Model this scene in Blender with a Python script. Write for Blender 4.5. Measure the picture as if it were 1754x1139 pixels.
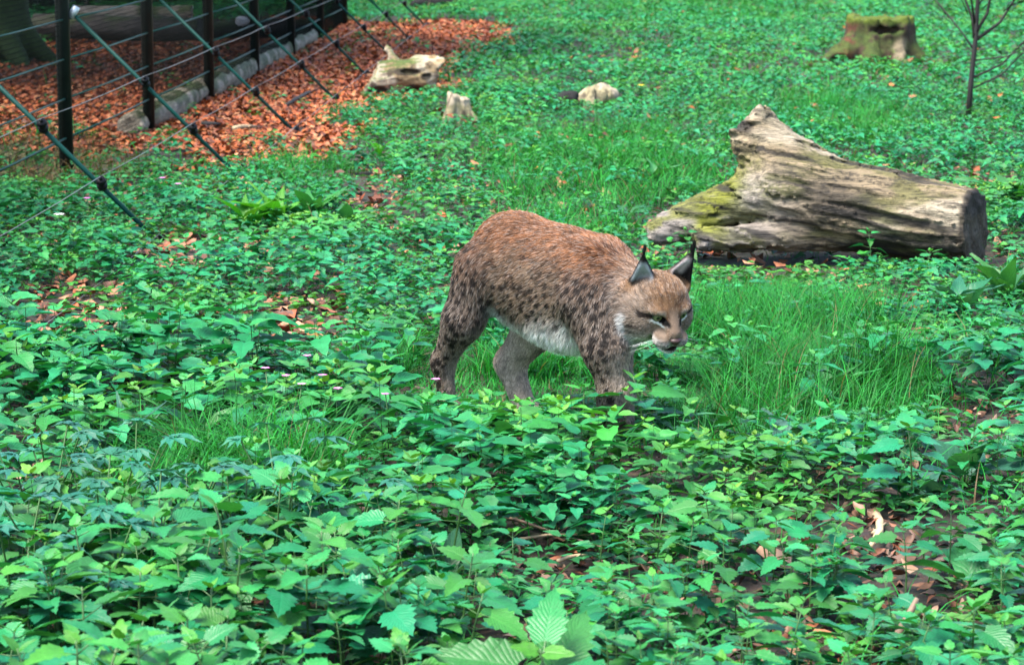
import bpy, math, random
import numpy as np
from mathutils import Vector, Matrix
from mathutils.kdtree import KDTree

# ------------------------------------------------------------------ camera, light, exposure
for o in list(bpy.data.objects):
    bpy.data.objects.remove(o)
SC = bpy.context.scene
COL = SC.collection
random.seed(7)
RNG = np.random.default_rng(11)

CAM_H = 1.60
F_PX = 4400.0
PITCH = math.atan(756.0 / F_PX)
cam_data = bpy.data.cameras.new('camera')
cam_data.sensor_fit = 'HORIZONTAL'
cam_data.sensor_width = 36.0
cam_data.lens = 36.0 * F_PX / 1754.0
cam_data.clip_end = 2000.0
cam_data.dof.use_dof = True
cam_data.dof.focus_distance = 7.6
cam_data.dof.aperture_fstop = 9.0
cam = bpy.data.objects.new('camera', cam_data)
COL.objects.link(cam)
cam.location = (0, 0, CAM_H)
cam.rotation_euler = (math.pi / 2 - PITCH, 0, 0)
SC.camera = cam

SUN_ELEV, SUN_AZ = math.radians(64), math.radians(-125)   # azimuth from +Y (away from the camera), clockwise
world = bpy.data.worlds.new('World')
SC.world = world
world.use_nodes = True
wn = world.node_tree.nodes
sky = wn.new('ShaderNodeTexSky')
sky.sky_type = 'NISHITA'
sky.sun_disc = False
sky.sun_elevation = SUN_ELEV
sky.sun_rotation = SUN_AZ
sky.air_density = 1.0
sky.dust_density = 2.0
wn['Background'].inputs['Strength'].default_value = 0.062
world.node_tree.links.new(sky.outputs[0], wn['Background'].inputs['Color'])
sun_data = bpy.data.lights.new('sun', 'SUN')
sun_data.energy = 1.5
sun_data.angle = math.radians(28)
sun_data.color = (1.0, 0.95, 0.86)
sun = bpy.data.objects.new('sun', sun_data)
COL.objects.link(sun)
sd = Vector((math.sin(SUN_AZ) * math.cos(SUN_ELEV), math.cos(SUN_AZ) * math.cos(SUN_ELEV), math.sin(SUN_ELEV)))
sun.rotation_euler = sd.to_track_quat('Z', 'Y').to_euler()
SC.view_settings.view_transform = 'Standard'
SC.view_settings.look = 'None'
SC.view_settings.gamma = 1.0
SC.view_settings.use_curve_mapping = False
SC.view_settings.exposure = 3.12
SC.render.engine = 'CYCLES'
SC.cycles.max_bounces = 6
SC.cycles.diffuse_bounces = 2
SC.cycles.transparent_max_bounces = 4

# ------------------------------------------------------------------ where things stand
CT, ST = math.cos(PITCH), math.sin(PITCH)


def ground(px, py):
    """the point of the level ground that the photograph shows at this pixel"""
    u, v = (px - 877.0) / F_PX, (py - 569.5) / F_PX
    dz = -ST - v * CT
    t = CAM_H / -dz
    return (u * t, (CT - v * ST) * t)


def project(x, y, z=0.0):
    x, y, z = np.asarray(x, float), np.asarray(y, float), np.asarray(z, float) - CAM_H
    Z = y * CT - z * ST
    return 877.0 + F_PX * x / Z, 569.5 + F_PX * (-y * ST - z * CT) / Z, Z


# ------------------------------------------------------------------ noise, fields, meshes
def _hash(ix, iy, iz, seed):
    h = (ix.astype(np.uint32) * np.uint32(374761393)) ^ (iy.astype(np.uint32) * np.uint32(668265263)) ^ (iz.astype(np.uint32) * np.uint32(2147483647 - 58)) ^ np.uint32((seed * 1274126177) & 0xffffffff)
    h = (h ^ (h >> np.uint32(13))) * np.uint32(1274126177)
    h = h ^ (h >> np.uint32(16))
    return (h & np.uint32(0xffffff)).astype(np.float32) / np.float32(0xffffff)


def vnoise(p, scale=1.0, seed=0):
    p = np.asarray(p, np.float32) * scale
    if p.shape[-1] == 2:
        p = np.concatenate([p, np.zeros(p.shape[:-1] + (1,), np.float32)], -1)
    f = np.floor(p)
    i = f.astype(np.int64) & 0xffffffff
    t = p - f
    t = t * t * (3 - 2 * t)
    r = 0
    for dx in (0, 1):
        wx = t[..., 0] if dx else 1 - t[..., 0]
        for dy in (0, 1):
            wy = t[..., 1] if dy else 1 - t[..., 1]
            for dz in (0, 1):
                wz = t[..., 2] if dz else 1 - t[..., 2]
                r = r + wx * wy * wz * _hash(i[..., 0] + dx, i[..., 1] + dy, i[..., 2] + dz, seed)
    return r


def fbm(p, scale=1.0, seed=0, octs=3):
    r, a, s = 0, 0.5, 0
    for k in range(octs):
        r = r + a * vnoise(p, scale * 2 ** k, seed + k)
        s += a
        a *= 0.5
    return r / s


def sstep(a, b, x):
    t = np.clip((x - a) / (b - a), 0, 1)
    return t * t * (3 - 2 * t)


def mesh_np(name, verts, faces, uv=None, tint=None, smooth=True):
    """one mesh from numpy arrays; faces is (N,3) or (N,4); uv per vertex; tint a colour per vertex"""
    verts = np.asarray(verts, np.float32)
    faces = np.asarray(faces, np.int32)
    k = faces.shape[1]
    me = bpy.data.meshes.new(name)
    me.vertices.add(len(verts))
    me.vertices.foreach_set('co', verts.ravel())
    me.loops.add(faces.size)
    me.loops.foreach_set('vertex_index', faces.ravel())
    me.polygons.add(len(faces))
    me.polygons.foreach_set('loop_start', np.arange(0, faces.size, k, dtype=np.int32))
    me.polygons.foreach_set('loop_total', np.full(len(faces), k, np.int32))
    if smooth:
        me.polygons.foreach_set('use_smooth', np.ones(len(faces), bool))
    if uv is not None:
        l = me.uv_layers.new(name='UVMap')
        l.data.foreach_set('uv', np.asarray(uv, np.float32)[faces.ravel()].ravel())
    if tint is not None:
        tint = np.asarray(tint, np.float32)
        if tint.shape[1] == 3:
            tint = np.concatenate([tint, np.ones((len(tint), 1), np.float32)], 1)
        a = me.color_attributes.new('tint', 'FLOAT_COLOR', 'POINT')
        a.data.foreach_set('color', tint.ravel())
    me.update()
    me.validate()
    return me


class MB:
    """collects pieces of one mesh (quads)"""

    def __init__(s):
        s.v, s.f, s.uv, s.c, s.n = [], [], [], [], 0

    def add(s, v, f, uv=None, c=(1, 1, 1)):
        v = np.asarray(v, np.float32)
        f = np.asarray(f, np.int64)
        if f.shape[1] == 3:
            f = np.concatenate([f, f[:, 2:3]], 1)
        s.v.append(v)
        s.f.append(f + s.n)
        s.uv.append(np.zeros((len(v), 2)) if uv is None else np.asarray(uv))
        c = np.asarray(c, np.float32)
        s.c.append(np.broadcast_to(c, (len(v), 3)) if c.ndim == 1 else c)
        s.n += len(v)

    def tube(s, pts, rad, n=6, c=(1, 1, 1), cap=True):
        pts = [Vector(p) for p in pts]
        rad = [rad] * len(pts) if np.isscalar(rad) else rad
        V, uv = [], []
        ref = Vector((0.3, 0.2, 1)) if abs((pts[-1] - pts[0]).normalized().z) < 0.9 else Vector((1, 0.2, 0))
        for i, p in enumerate(pts):
            d = (pts[min(i + 1, len(pts) - 1)] - pts[max(i - 1, 0)]).normalized()
            a = d.cross(ref).normalized()
            b = d.cross(a)
            for k in range(n):
                t = 2 * math.pi * k / n
                V.append(p + (a * math.cos(t) + b * math.sin(t)) * rad[i])
                uv.append((k / n, i / max(1, len(pts) - 1)))
        F = []
        for i in range(len(pts) - 1):
            for k in range(n):
                F.append((i * n + k, i * n + (k + 1) % n, (i + 1) * n + (k + 1) % n, (i + 1) * n + k))
        m = len(V)
        if cap:
            V += [pts[0], pts[-1]]
            uv += [(0.5, 0), (0.5, 1)]
            e = (len(pts) - 1) * n
            for k in range(n):
                F.append((m, (k + 1) % n, k, k))
                F.append((m + 1, e + k, e + (k + 1) % n, e + (k + 1) % n))
        s.add(V, F, uv, c)

    def box(s, c0, c1, c=(1, 1, 1)):
        (x0, y0, z0), (x1, y1, z1) = c0, c1
        V = [(x0, y0, z0), (x1, y0, z0), (x1, y1, z0), (x0, y1, z0), (x0, y0, z1), (x1, y0, z1), (x1, y1, z1), (x0, y1, z1)]
        F = [(0, 3, 2, 1), (4, 5, 6, 7), (0, 1, 5, 4), (1, 2, 6, 5), (2, 3, 7, 6), (3, 0, 4, 7)]
        s.add(V, F, None, c)

    def mesh(s, name, smooth=True):
        v, f = np.concatenate(s.v), np.concatenate(s.f)
        uv, c = np.concatenate(s.uv), np.concatenate(s.c)
        tri = f[:, 2] == f[:, 3]
        if tri.any():      # quads split so that the mesh stays one kind of face
            q = f[~tri]
            f = np.concatenate([f[tri][:, :3], q[:, :3], q[:, [0, 2, 3]]])
        return mesh_np(name, v, f, uv, c, smooth)


def link(name, me, mat=None, parent=None, loc=None, color=None):
    o = bpy.data.objects.new(name, me)
    COL.objects.link(o)
    if mat is not None and (not me.materials or me.materials[0] is None):
        me.materials.append(mat)
    if parent is not None:
        o.parent = parent
    if loc is not None:
        o.location = loc
    if color is not None:
        o.color = (*color, 1)
    return o


def tag(o, label=None, cat=None, group=None, kind=None):
    if label:
        o['label'] = label
    if cat:
        o['category'] = cat
    if group:
        o['group'] = group
    if kind:
        o['kind'] = kind
    return o


def empty(name, loc, rz=0.0, label=None, cat=None, group=None):
    o = bpy.data.objects.new(name, None)
    COL.objects.link(o)
    o.empty_display_size = 0.05
    o.location = loc
    o.rotation_euler = (0, 0, rz)
    return tag(o, label, cat, group)


def surface_nets(F, xs, ys, zs):
    """the zero surface of the field F on a rectilinear grid, as vertices and quads"""
    S = F < 0
    nx, ny, nz = F.shape
    acc = np.zeros((nx + 1, ny + 1, nz + 1, 3), np.float32)   # cell (i,j,k) stored at +1
    cnt = np.zeros((nx + 1, ny + 1, nz + 1), np.float32)
    ax = [xs, ys, zs]
    quads = []
    edges = []
    for d in range(3):
        a = [slice(None)] * 3
        b = [slice(None)] * 3
        a[d] = slice(0, -1)
        b[d] = slice(1, None)
        A, B = S[tuple(a)], S[tuple(b)]
        idx = np.argwhere(A != B)
        fa = F[tuple(a)][tuple(idx.T)]
        fb = F[tuple(b)][tuple(idx.T)]
        t = fa / (fa - fb)
        P = np.stack([ax[m][idx[:, m]] for m in range(3)], 1).astype(np.float32)
        P[:, d] += t * (ax[d][idx[:, d] + 1] - ax[d][idx[:, d]])
        o1, o2 = [m for m in range(3) if m != d]
        for s1 in (0, 1):
            for s2 in (0, 1):
                c = idx.copy() + 1
                c[:, o1] -= s1
                c[:, o2] -= s2
                np.add.at(acc, tuple(c.T), P)
                np.add.at(cnt, tuple(c.T), 1)
        edges.append((d, idx, A[tuple(idx.T)]))
    cells = np.argwhere(cnt > 0)
    vid = np.full(cnt.shape, -1, np.int64)
    vid[tuple(cells.T)] = np.arange(len(cells))
    V = acc[tuple(cells.T)] / cnt[tuple(cells.T)][:, None]
    for d, idx, ins in edges:
        o1, o2 = [(1, 2), (2, 0), (0, 1)][d]
        q = []
        for s1, s2 in ((1, 1), (0, 1), (0, 0), (1, 0)):
            c = idx + 1
            c[:, o1] -= s1
            c[:, o2] -= s2
            q.append(vid[tuple(c.T)])
        q = np.stack(q, 1)
        q[~ins] = q[~ins][:, ::-1]
        quads.append(q)
    return V, np.concatenate(quads)


def smin(a, b, k):
    h = np.clip(0.5 + 0.5 * (b - a) / k, 0, 1)
    return b + (a - b) * h - k * h * (1 - h)


def d_cone(p, a, b, ra, rb, sc=None):
    """distance to a tapered capsule; sc squeezes space (per-axis factors)"""
    a, b = np.asarray(a, np.float32), np.asarray(b, np.float32)
    if sc is not None:
        sc = np.asarray(sc, np.float32)
        p, a, b = p * sc, a * sc, b * sc
    ba = b - a
    pa = p - a
    t = np.clip((pa @ ba) / max(1e-9, float(ba @ ba)), 0, 1)
    q = pa - t[..., None] * ba
    return np.sqrt((q * q).sum(-1)) - (ra + (rb - ra) * t)


def d_ell(p, c, r, R=None):
    q = p - np.asarray(c, np.float32)
    if R is not None:
        q = q @ np.asarray(R, np.float32)
    r = np.asarray(r, np.float32)
    k0 = np.sqrt(((q / r) ** 2).sum(-1))
    k1 = np.sqrt(((q / (r * r)) ** 2).sum(-1))
    return k0 * (k0 - 1) / np.maximum(k1, 1e-6)


def field_mesh(fn, xs, ys, zs, steps=2):
    """mesh of fn(p) = 0 pulled onto the exact surface; also the normals"""
    xs, ys, zs = (np.asarray(v, np.float32) for v in (xs, ys, zs))
    P = np.stack(np.meshgrid(xs, ys, zs, indexing='ij'), -1)
    F = fn(P.reshape(-1, 3)).reshape(P.shape[:-1]).astype(np.float32)
    V, Q = surface_nets(F, xs, ys, zs)
    e = 0.0015
    for i in range(steps + 1):
        f0 = fn(V)
        g = np.stack([fn(V + np.array(d, np.float32) * e) - f0 for d in ((1, 0, 0), (0, 1, 0), (0, 0, 1))], 1) / e
        n = np.linalg.norm(g, axis=1, keepdims=True)
        if i < steps:
            V = V - np.clip(f0[:, None] * g / np.maximum(n * n, 0.2), -0.004, 0.004)
    return V.astype(np.float32), Q, g / np.maximum(n, 1e-6)


# ------------------------------------------------------------------ materials
def new_mat(name):
    m = bpy.data.materials.new(name)
    m.use_nodes = True
    nt = m.node_tree
    b = nt.nodes['Principled BSDF']
    return m, nt, b


def N(nt, kind, **kw):
    n = nt.nodes.new(kind)
    for k, v in kw.items():
        if k in n.inputs:
            n.inputs[k].default_value = v
        else:
            setattr(n, k, v)
    return n


def math_node(nt, op, a, b=None):
    n = nt.nodes.new('ShaderNodeMath')
    n.operation = op
    for i, x in enumerate((a, b)):
        if x is None:
            continue
        if isinstance(x, (int, float)):
            n.inputs[i].default_value = x
        else:
            nt.links.new(x, n.inputs[i])
    return n.outputs[0]


def mul_color(nt, a, b, fac=1.0, mode='MULTIPLY'):
    n = nt.nodes.new('ShaderNodeMix')
    n.data_type = 'RGBA'
    n.blend_type = mode
    if isinstance(fac, (int, float)):
        n.inputs[0].default_value = fac
    else:
        nt.links.new(fac, n.inputs[0])
    for i, x in ((6, a), (7, b)):
        if isinstance(x, tuple):
            n.inputs[i].default_value = (*x, 1)
        else:
            nt.links.new(x, n.inputs[i])
    return n.outputs[2]


def ramp(nt, fac, stops):
    r = nt.nodes.new('ShaderNodeValToRGB')
    e = r.color_ramp.elements
    while len(e) < len(stops):
        e.new(0.5)
    for k, (p, c) in zip(e, stops):
        k.position = p
        k.color = (*c, 1)
    nt.links.new(fac, r.inputs[0])
    return r.outputs[0]


def tint_source(nt, how):
    if how == 'object':
        return nt.nodes.new('ShaderNodeObjectInfo').outputs['Color']
    a = nt.nodes.new('ShaderNodeAttribute')
    a.attribute_name = 'tint'
    return a.outputs['Color']


def leaf_mat(name, how, veins=True, rough=0.42, trans=0.17, spec=0.5, vein_k=34.0, vein_c=1.13):
    m, nt, b = new_mat(name)
    L = nt.links
    col = tint_source(nt, how)
    uvn = nt.nodes.new('ShaderNodeUVMap')
    sep = nt.nodes.new('ShaderNodeSeparateXYZ')
    L.new(uvn.outputs[0], sep.inputs[0])
    au = math_node(nt, 'ABSOLUTE', math_node(nt, 'SUBTRACT', sep.outputs[0], 0.5))
    if veins:
        ph = math_node(nt, 'MULTIPLY', math_node(nt, 'SUBTRACT', sep.outputs[1], math_node(nt, 'MULTIPLY', au, 0.7)), vein_k)
        sv = math_node(nt, 'ABSOLUTE', math_node(nt, 'SINE', ph))
        rib = math_node(nt, 'MINIMUM', math_node(nt, 'MULTIPLY', au, 14.0), 1.0)
        h = math_node(nt, 'MULTIPLY', math_node(nt, 'POWER', sv, 0.5), rib)
        col = mul_color(nt, col, ramp(nt, h, [(0.0, (vein_c, vein_c * 0.97, vein_c)), (0.45, (1, 1, 1))]))
        geo = nt.nodes.new('ShaderNodeTexCoord')
        nz = N(nt, 'ShaderNodeTexNoise', Scale=38.0, Detail=3.0)
        L.new(geo.outputs['Object'], nz.inputs['Vector'])
        col = mul_color(nt, col, ramp(nt, nz.outputs[0], [(0.3, (0.78, 0.78, 0.78)), (0.7, (1.2, 1.2, 1.2))]))
        bp = N(nt, 'ShaderNodeBump', Strength=0.45, Distance=0.002)
        L.new(h, bp.inputs['Height'])
        L.new(bp.outputs[0], b.inputs['Normal'])
    L.new(col, b.inputs['Base Color'])
    b.inputs['Roughness'].default_value = rough
    b.inputs['Specular IOR Level'].default_value = spec
    t = nt.nodes.new('ShaderNodeBsdfTranslucent')
    L.new(mul_color(nt, col, (1.5, 1.5, 0.6)), t.inputs['Color'])
    mx = nt.nodes.new('ShaderNodeMixShader')
    mx.inputs[0].default_value = trans
    L.new(b.outputs[0], mx.inputs[1])
    L.new(t.outputs[0], mx.inputs[2])
    L.new(mx.outputs[0], nt.nodes['Material Output'].inputs['Surface'])
    return m


def plain_mat(name, color, rough=0.6, metal=0.0, noise=None, spec=0.5, bump=0.0):
    m, nt, b = new_mat(name)
    b.inputs['Base Color'].default_value = (*color, 1)
    b.inputs['Roughness'].default_value = rough
    b.inputs['Metallic'].default_value = metal
    b.inputs['Specular IOR Level'].default_value = spec
    if noise:
        tc = nt.nodes.new('ShaderNodeTexCoord')
        nz = N(nt, 'ShaderNodeTexNoise', Scale=noise, Detail=5.0)
        nt.links.new(tc.outputs['Object'], nz.inputs['Vector'])
        c = mul_color(nt, color, ramp(nt, nz.outputs[0], [(0.3, (0.6, 0.6, 0.6)), (0.7, (1.35, 1.3, 1.25))]))
        nt.links.new(c, b.inputs['Base Color'])
        if bump:
            bp = N(nt, 'ShaderNodeBump', Strength=bump, Distance=0.01)
            nt.links.new(nz.outputs[0], bp.inputs['Height'])
            nt.links.new(bp.outputs[0], b.inputs['Normal'])
    return m


def tinted_mat(name, rough=0.75, grain=None, spec=0.3, bump=0.3, stretch=(1, 1, 1), how='tint', dark=0.55, dist=0.01, cracks=0.0):
    """colour from the mesh's own tint times a (stretched) grain"""
    m, nt, b = new_mat(name)
    L = nt.links
    col = tint_source(nt, how)
    if grain:
        tc = nt.nodes.new('ShaderNodeTexCoord')
        mp = nt.nodes.new('ShaderNodeMapping')
        mp.inputs['Scale'].default_value = stretch
        L.new(tc.outputs['Object'], mp.inputs['Vector'])
        nz = N(nt, 'ShaderNodeTexNoise', Scale=grain, Detail=6.0, Roughness=0.65)
        L.new(mp.outputs[0], nz.inputs['Vector'])
        col = mul_color(nt, col, ramp(nt, nz.outputs[0], [(0.3, (dark,) * 3), (0.5, (0.95,) * 3), (0.72, (1.3, 1.27, 1.22))]))
        if cracks:
            m2 = nt.nodes.new('ShaderNodeMapping')
            m2.inputs['Scale'].default_value = (0.9, 11.0, 11.0)
            L.new(tc.outputs['Object'], m2.inputs['Vector'])
            n2 = N(nt, 'ShaderNodeTexNoise', Scale=6.0, Detail=4.0, Roughness=0.6, Distortion=0.5)
            L.new(m2.outputs[0], n2.inputs['Vector'])
            line = math_node(nt, 'ABSOLUTE', math_node(nt, 'SUBTRACT', n2.outputs[0], 0.5))
            col = mul_color(nt, col, ramp(nt, line, [(0.0, (cracks,) * 3), (0.03, (0.95,) * 3), (0.12, (1.08,) * 3)]))
        bp = N(nt, 'ShaderNodeBump', Strength=bump, Distance=dist)
        L.new(nz.outputs[0], bp.inputs['Height'])
        L.new(bp.outputs[0], b.inputs['Normal'])
    L.new(col, b.inputs['Base Color'])
    b.inputs['Roughness'].default_value = rough
    b.inputs['Specular IOR Level'].default_value = spec
    return m


M_LEAF = leaf_mat('nettle_leaf', 'object', spec=0.30, rough=0.40)
M_LEAF_T = leaf_mat('undergrowth_leaf', 'tint', spec=0.30, rough=0.40)
M_GRASS = leaf_mat('grass_blade', 'tint', veins=False, rough=0.5, trans=0.28, spec=0.12)
M_STEM = plain_mat('green_stem', (0.035, 0.10, 0.02), 0.5)
M_DOCK = leaf_mat('dock_leaf', 'object', rough=0.45, trans=0.25, spec=0.28, vein_k=22.0, vein_c=1.08)
M_LITTER = tinted_mat('dead_leaf', rough=0.6, spec=0.4, grain=60.0, bump=0.15)
M_LITTER_O = tinted_mat('dead_leaf_single', rough=0.6, spec=0.4, grain=60.0, bump=0.15, how='object')
M_WOOD = tinted_mat('weathered_wood', rough=0.7, grain=14.0, stretch=(0.45, 5.5, 5.5), bump=1.0, dark=0.45, cracks=0.22)
M_BARK = tinted_mat('mossy_bark', rough=0.85, grain=30.0, bump=0.8, dark=0.5)

# ------------------------------------------------------------------ the ground
def hz(x, y):
    x, y = np.asarray(x, float), np.asarray(y, float)
    return 0.012 * np.sin(1.3 * x + 0.4) * np.cos(0.9 * y) + 0.008 * np.sin(2.9 * x + 1.7 * y)


gx = np.concatenate([[-400, -150, -60, -30, -18], np.arange(-12, 12.01, 0.2), [18, 30, 60, 150, 400]])
gy = np.concatenate([[-200, -60, -20, -5, 0, 2], np.arange(3.5, 14, 0.1), np.arange(14, 50, 0.4), [55, 65, 90, 150, 300, 700]])
GX, GY = np.meshgrid(gx, gy, indexing='ij')
gz = hz(GX, GY) + 0.03 * (fbm(np.stack([GX, GY], -1), 3.0, 5) - 0.5)
gi = np.arange(GX.size).reshape(GX.shape)
gf = np.stack([gi[:-1, :-1], gi[1:, :-1], gi[1:, 1:], gi[:-1, 1:]], -1).reshape(-1, 4)
m, nt, b = new_mat('woodland_soil')
tc = nt.nodes.new('ShaderNodeTexCoord')
n1 = N(nt, 'ShaderNodeTexNoise', Scale=26.0, Detail=8.0, Roughness=0.7)
n2 = N(nt, 'ShaderNodeTexNoise', Scale=1.3, Detail=4.0)
n3 = N(nt, 'ShaderNodeTexVoronoi', Scale=32.0)
for n_ in (n1, n2, n3):
    nt.links.new(tc.outputs['Object'], n_.inputs['Vector'])
c1 = ramp(nt, n1.outputs[0], [(0.3, (0.005, 0.0035, 0.0025)), (0.5, (0.018, 0.011, 0.007)), (0.7, (0.050, 0.029, 0.017))])
c2 = ramp(nt, n2.outputs[0], [(0.35, (0.6, 0.9, 0.6)), (0.6, (1.1, 1.0, 0.95))])
c3 = mul_color(nt, c1, c2)
c3 = mul_color(nt, c3, n3.outputs['Color'], 0.35, 'OVERLAY')
nt.links.new(c3, b.inputs['Base Color'])
b.inputs['Roughness'].default_value = 0.85
bp = N(nt, 'ShaderNodeBump', Strength=0.8, Distance=0.02)
nt.links.new(n1.outputs[0], bp.inputs['Height'])
nt.links.new(bp.outputs[0], b.inputs['Normal'])
tag(link('ground', mesh_np('ground', np.stack([GX, GY, gz], -1).reshape(-1, 3), gf), m), 'dark woodland soil of the enclosure under the plants', kind='structure')


# ------------------------------------------------------------------ fence
def lerp(a, b, t):
    return [a[i] + (b[i] - a[i]) * t for i in range(len(a))]


FP0, FP6 = ground(115, 306), ground(590, 47)
M_POST = plain_mat('dark_green_post', (0.003, 0.007, 0.006), 0.5, spec=0.25, noise=12.0)
M_RAIL = plain_mat('green_coated_steel', (0.003, 0.042, 0.033), 0.5, spec=0.15)
M_NET = plain_mat('mesh_wire', (0.002, 0.004, 0.0035), 0.8, spec=0.05)
M_INS = plain_mat('black_plastic', (0.003, 0.003, 0.004), 0.5, spec=0.2)
M_WIRE = plain_mat('electric_wire', (0.12, 0.12, 0.115), 0.4, 0.3)
M_CLIP = plain_mat('galvanised_clip', (0.5, 0.55, 0.55), 0.4, 0.5)


def fence_pt(k):
    return Vector((*lerp(FP0, FP6, k / 6.0), 0))


fd = (fence_pt(1) - fence_pt(0))
bay = fd.length
fdir = fd.normalized()
fn_ = Vector((fdir.y, -fdir.x, 0))           # towards the animal's side
frz = math.atan2(fdir.y, fdir.x)
fence = empty('enclosure_fence', fence_pt(0), frz, 'dark green steel fence with fine wire mesh, slanting electric wire struts and black insulators', 'fence')
POST_H, STRUT_H, STRUT_OUT = 2.7, 0.93, 1.1
bm_ = MB()
bm_.tube([(0, 0, -0.2), (0, 0, POST_H)], 0.04, 10)
bm_.tube([(0, 0, POST_H), (0, 0, POST_H + 0.015)], 0.043, 10)
post_me = bm_.mesh('post')
bm_ = MB()                                    # strut: local y is negative on the animal's side
top, foot = Vector((0.03, -0.045, STRUT_H)), Vector((0.03, -STRUT_OUT, -0.12))
bm_.tube([top, foot], 0.0115, 8)
strut_me = bm_.mesh('strut')
bm_ = MB()
bm_.tube([top + Vector((0, 0.005, -0.03)), top + Vector((0, -0.03, 0.03))], 0.022, 8)
clip_me = bm_.mesh('clip')
bm_ = MB()
bm_.tube([(0, 0, 0), (-0.02, 0, 0.02)], 0.012, 8)
bm_.tube([(-0.02, 0, 0.02), (-0.034, 0, 0.034), (-0.04, 0, 0.04), (-0.054, 0, 0.054), (-0.06, 0, 0.06), (-0.075, 0, 0.075)], [0.03, 0.033, 0.02, 0.02, 0.033, 0.026], 10)
bm_.tube([(-0.075, 0, 0.075), (-0.085, 0, 0.085)], 0.012, 8)
bm_.v = [v * 0.78 for v in bm_.v]
ins_me = bm_.mesh('insulator')
bm_ = MB()
for i in range(int(bay / 0.027)):
    x = 0.045 + i * 0.027
    if x < bay - 0.04:
        bm_.tube([(x, 0.012, 0.02), (x, 0.012, 1.9)], 0.0017, 3, cap=False)
for i in range(70):
    z = 0.02 + i * 0.027
    bm_.tube([(0.04, 0.0135, z), (bay - 0.04, 0.0135, z)], 0.0017, 3, cap=False)
net_me = bm_.mesh('net', False)
bm_ = MB()
bm_.tube([(0.04, -0.008, 0), (bay * 0.5, -0.006, -0.006), (bay - 0.04, -0.008, 0)], 0.006, 6)
rail_me = bm_.mesh('rail')
bm_ = MB()
bm_.tube([(0, 0, 0), (bay * 0.33, 0, -0.008), (bay * 0.66, 0, -0.008), (bay, 0, 0)], 0.0024, 5)
wire_me = bm_.mesh('wire')
for k in range(-2, 8):
    X = k * bay
    if k < 7:
        link('fence_post', post_me, M_POST, fence, (X, 0, 0))
        st = link('strut', strut_me, M_RAIL, fence, (X, 0, 0))
        link('strut_clip', clip_me, M_CLIP, st)
        for fr in (0.42, 0.67, 0.92):
            p = top.lerp(foot, fr)
            link('insulator', ins_me, M_INS, st, p + Vector((0.0, 0.03, 0.02)))
    if k < 6:
        tag(link('wire_mesh', net_me, M_NET, fence, (X, 0, 0)), kind='stuff')
        for z in (0.23, 0.45, 0.67, 0.89, 1.11, 1.33, 1.55):
            link('tension_rod', rail_me, M_RAIL, fence, (X, 0, z))
        for fr in (0.42, 0.67, 0.92):
            p = top.lerp(foot, fr) + Vector((0, 0.03, 0.02))
            link('electric_wire', wire_me, M_WIRE, fence, (X + p.x - 0.07, p.y, p.z + 0.07))

# ------------------------------------------------------------------ trees beyond the fence
def blob_crown(cz, rx, rz_, n, rng, size, clumps=60, cen=(0, 0)):
    """leaf clumps through the volume of a crown"""
    C = rng.normal(size=(clumps, 3))
    C /= np.linalg.norm(C, axis=1, keepdims=True)
    C *= rng.uniform(0.35, 1.0, (clumps, 1)) ** 0.6
    C *= (rx, rx, rz_)
    i = rng.integers(0, clumps, n)
    P = C[i] + rng.normal(size=(n, 3)) * (rx * 0.17, rx * 0.17, rz_ * 0.13)
    P += (cen[0], cen[1], cz)
    a = rng.normal(size=(n, 3))
    a /= np.linalg.norm(a, axis=1, keepdims=True)
    a[:, 2] *= 0.5
    bb = np.cross(a, rng.normal(size=(n, 3)))
    bb /= np.linalg.norm(bb, axis=1, keepdims=True)
    s = size * rng.uniform(0.6, 1.3, (n, 1))
    V = np.stack([P - a * s, P + bb * s * 0.55, P + a * s, P - bb * s * 0.55], 1).reshape(-1, 3)
    Fq = np.arange(4 * n).reshape(n, 4)
    base = np.array([0.02, 0.065, 0.025]) * rng.uniform(0.6, 1.5, (clumps, 1)) + rng.normal(size=(clumps, 3)) * 0.003
    T = np.repeat(np.clip(base[i] * rng.uniform(0.7, 1.3, (n, 1)), 0.004, 1), 4, 0)
    uv = np.tile([(0.5, 0), (1, 0.5), (0.5, 1), (0, 0.5)], (n, 1))
    return V, Fq, uv, T


def moss_tints(V, Nn, wood, moss, amount, seed):
    f = fbm(V, 6.0, seed, 4)
    up = np.clip(Nn[:, 2], -1, 1)
    w = sstep(0.0, 0.25, f - 0.62 + amount + 0.25 * up)[:, None]
    g = (0.6 + 0.8 * fbm(V, 25.0, seed + 9, 3))[:, None]
    return (np.array(wood) * (1 - w) + np.array(moss) * w) * g


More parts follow.
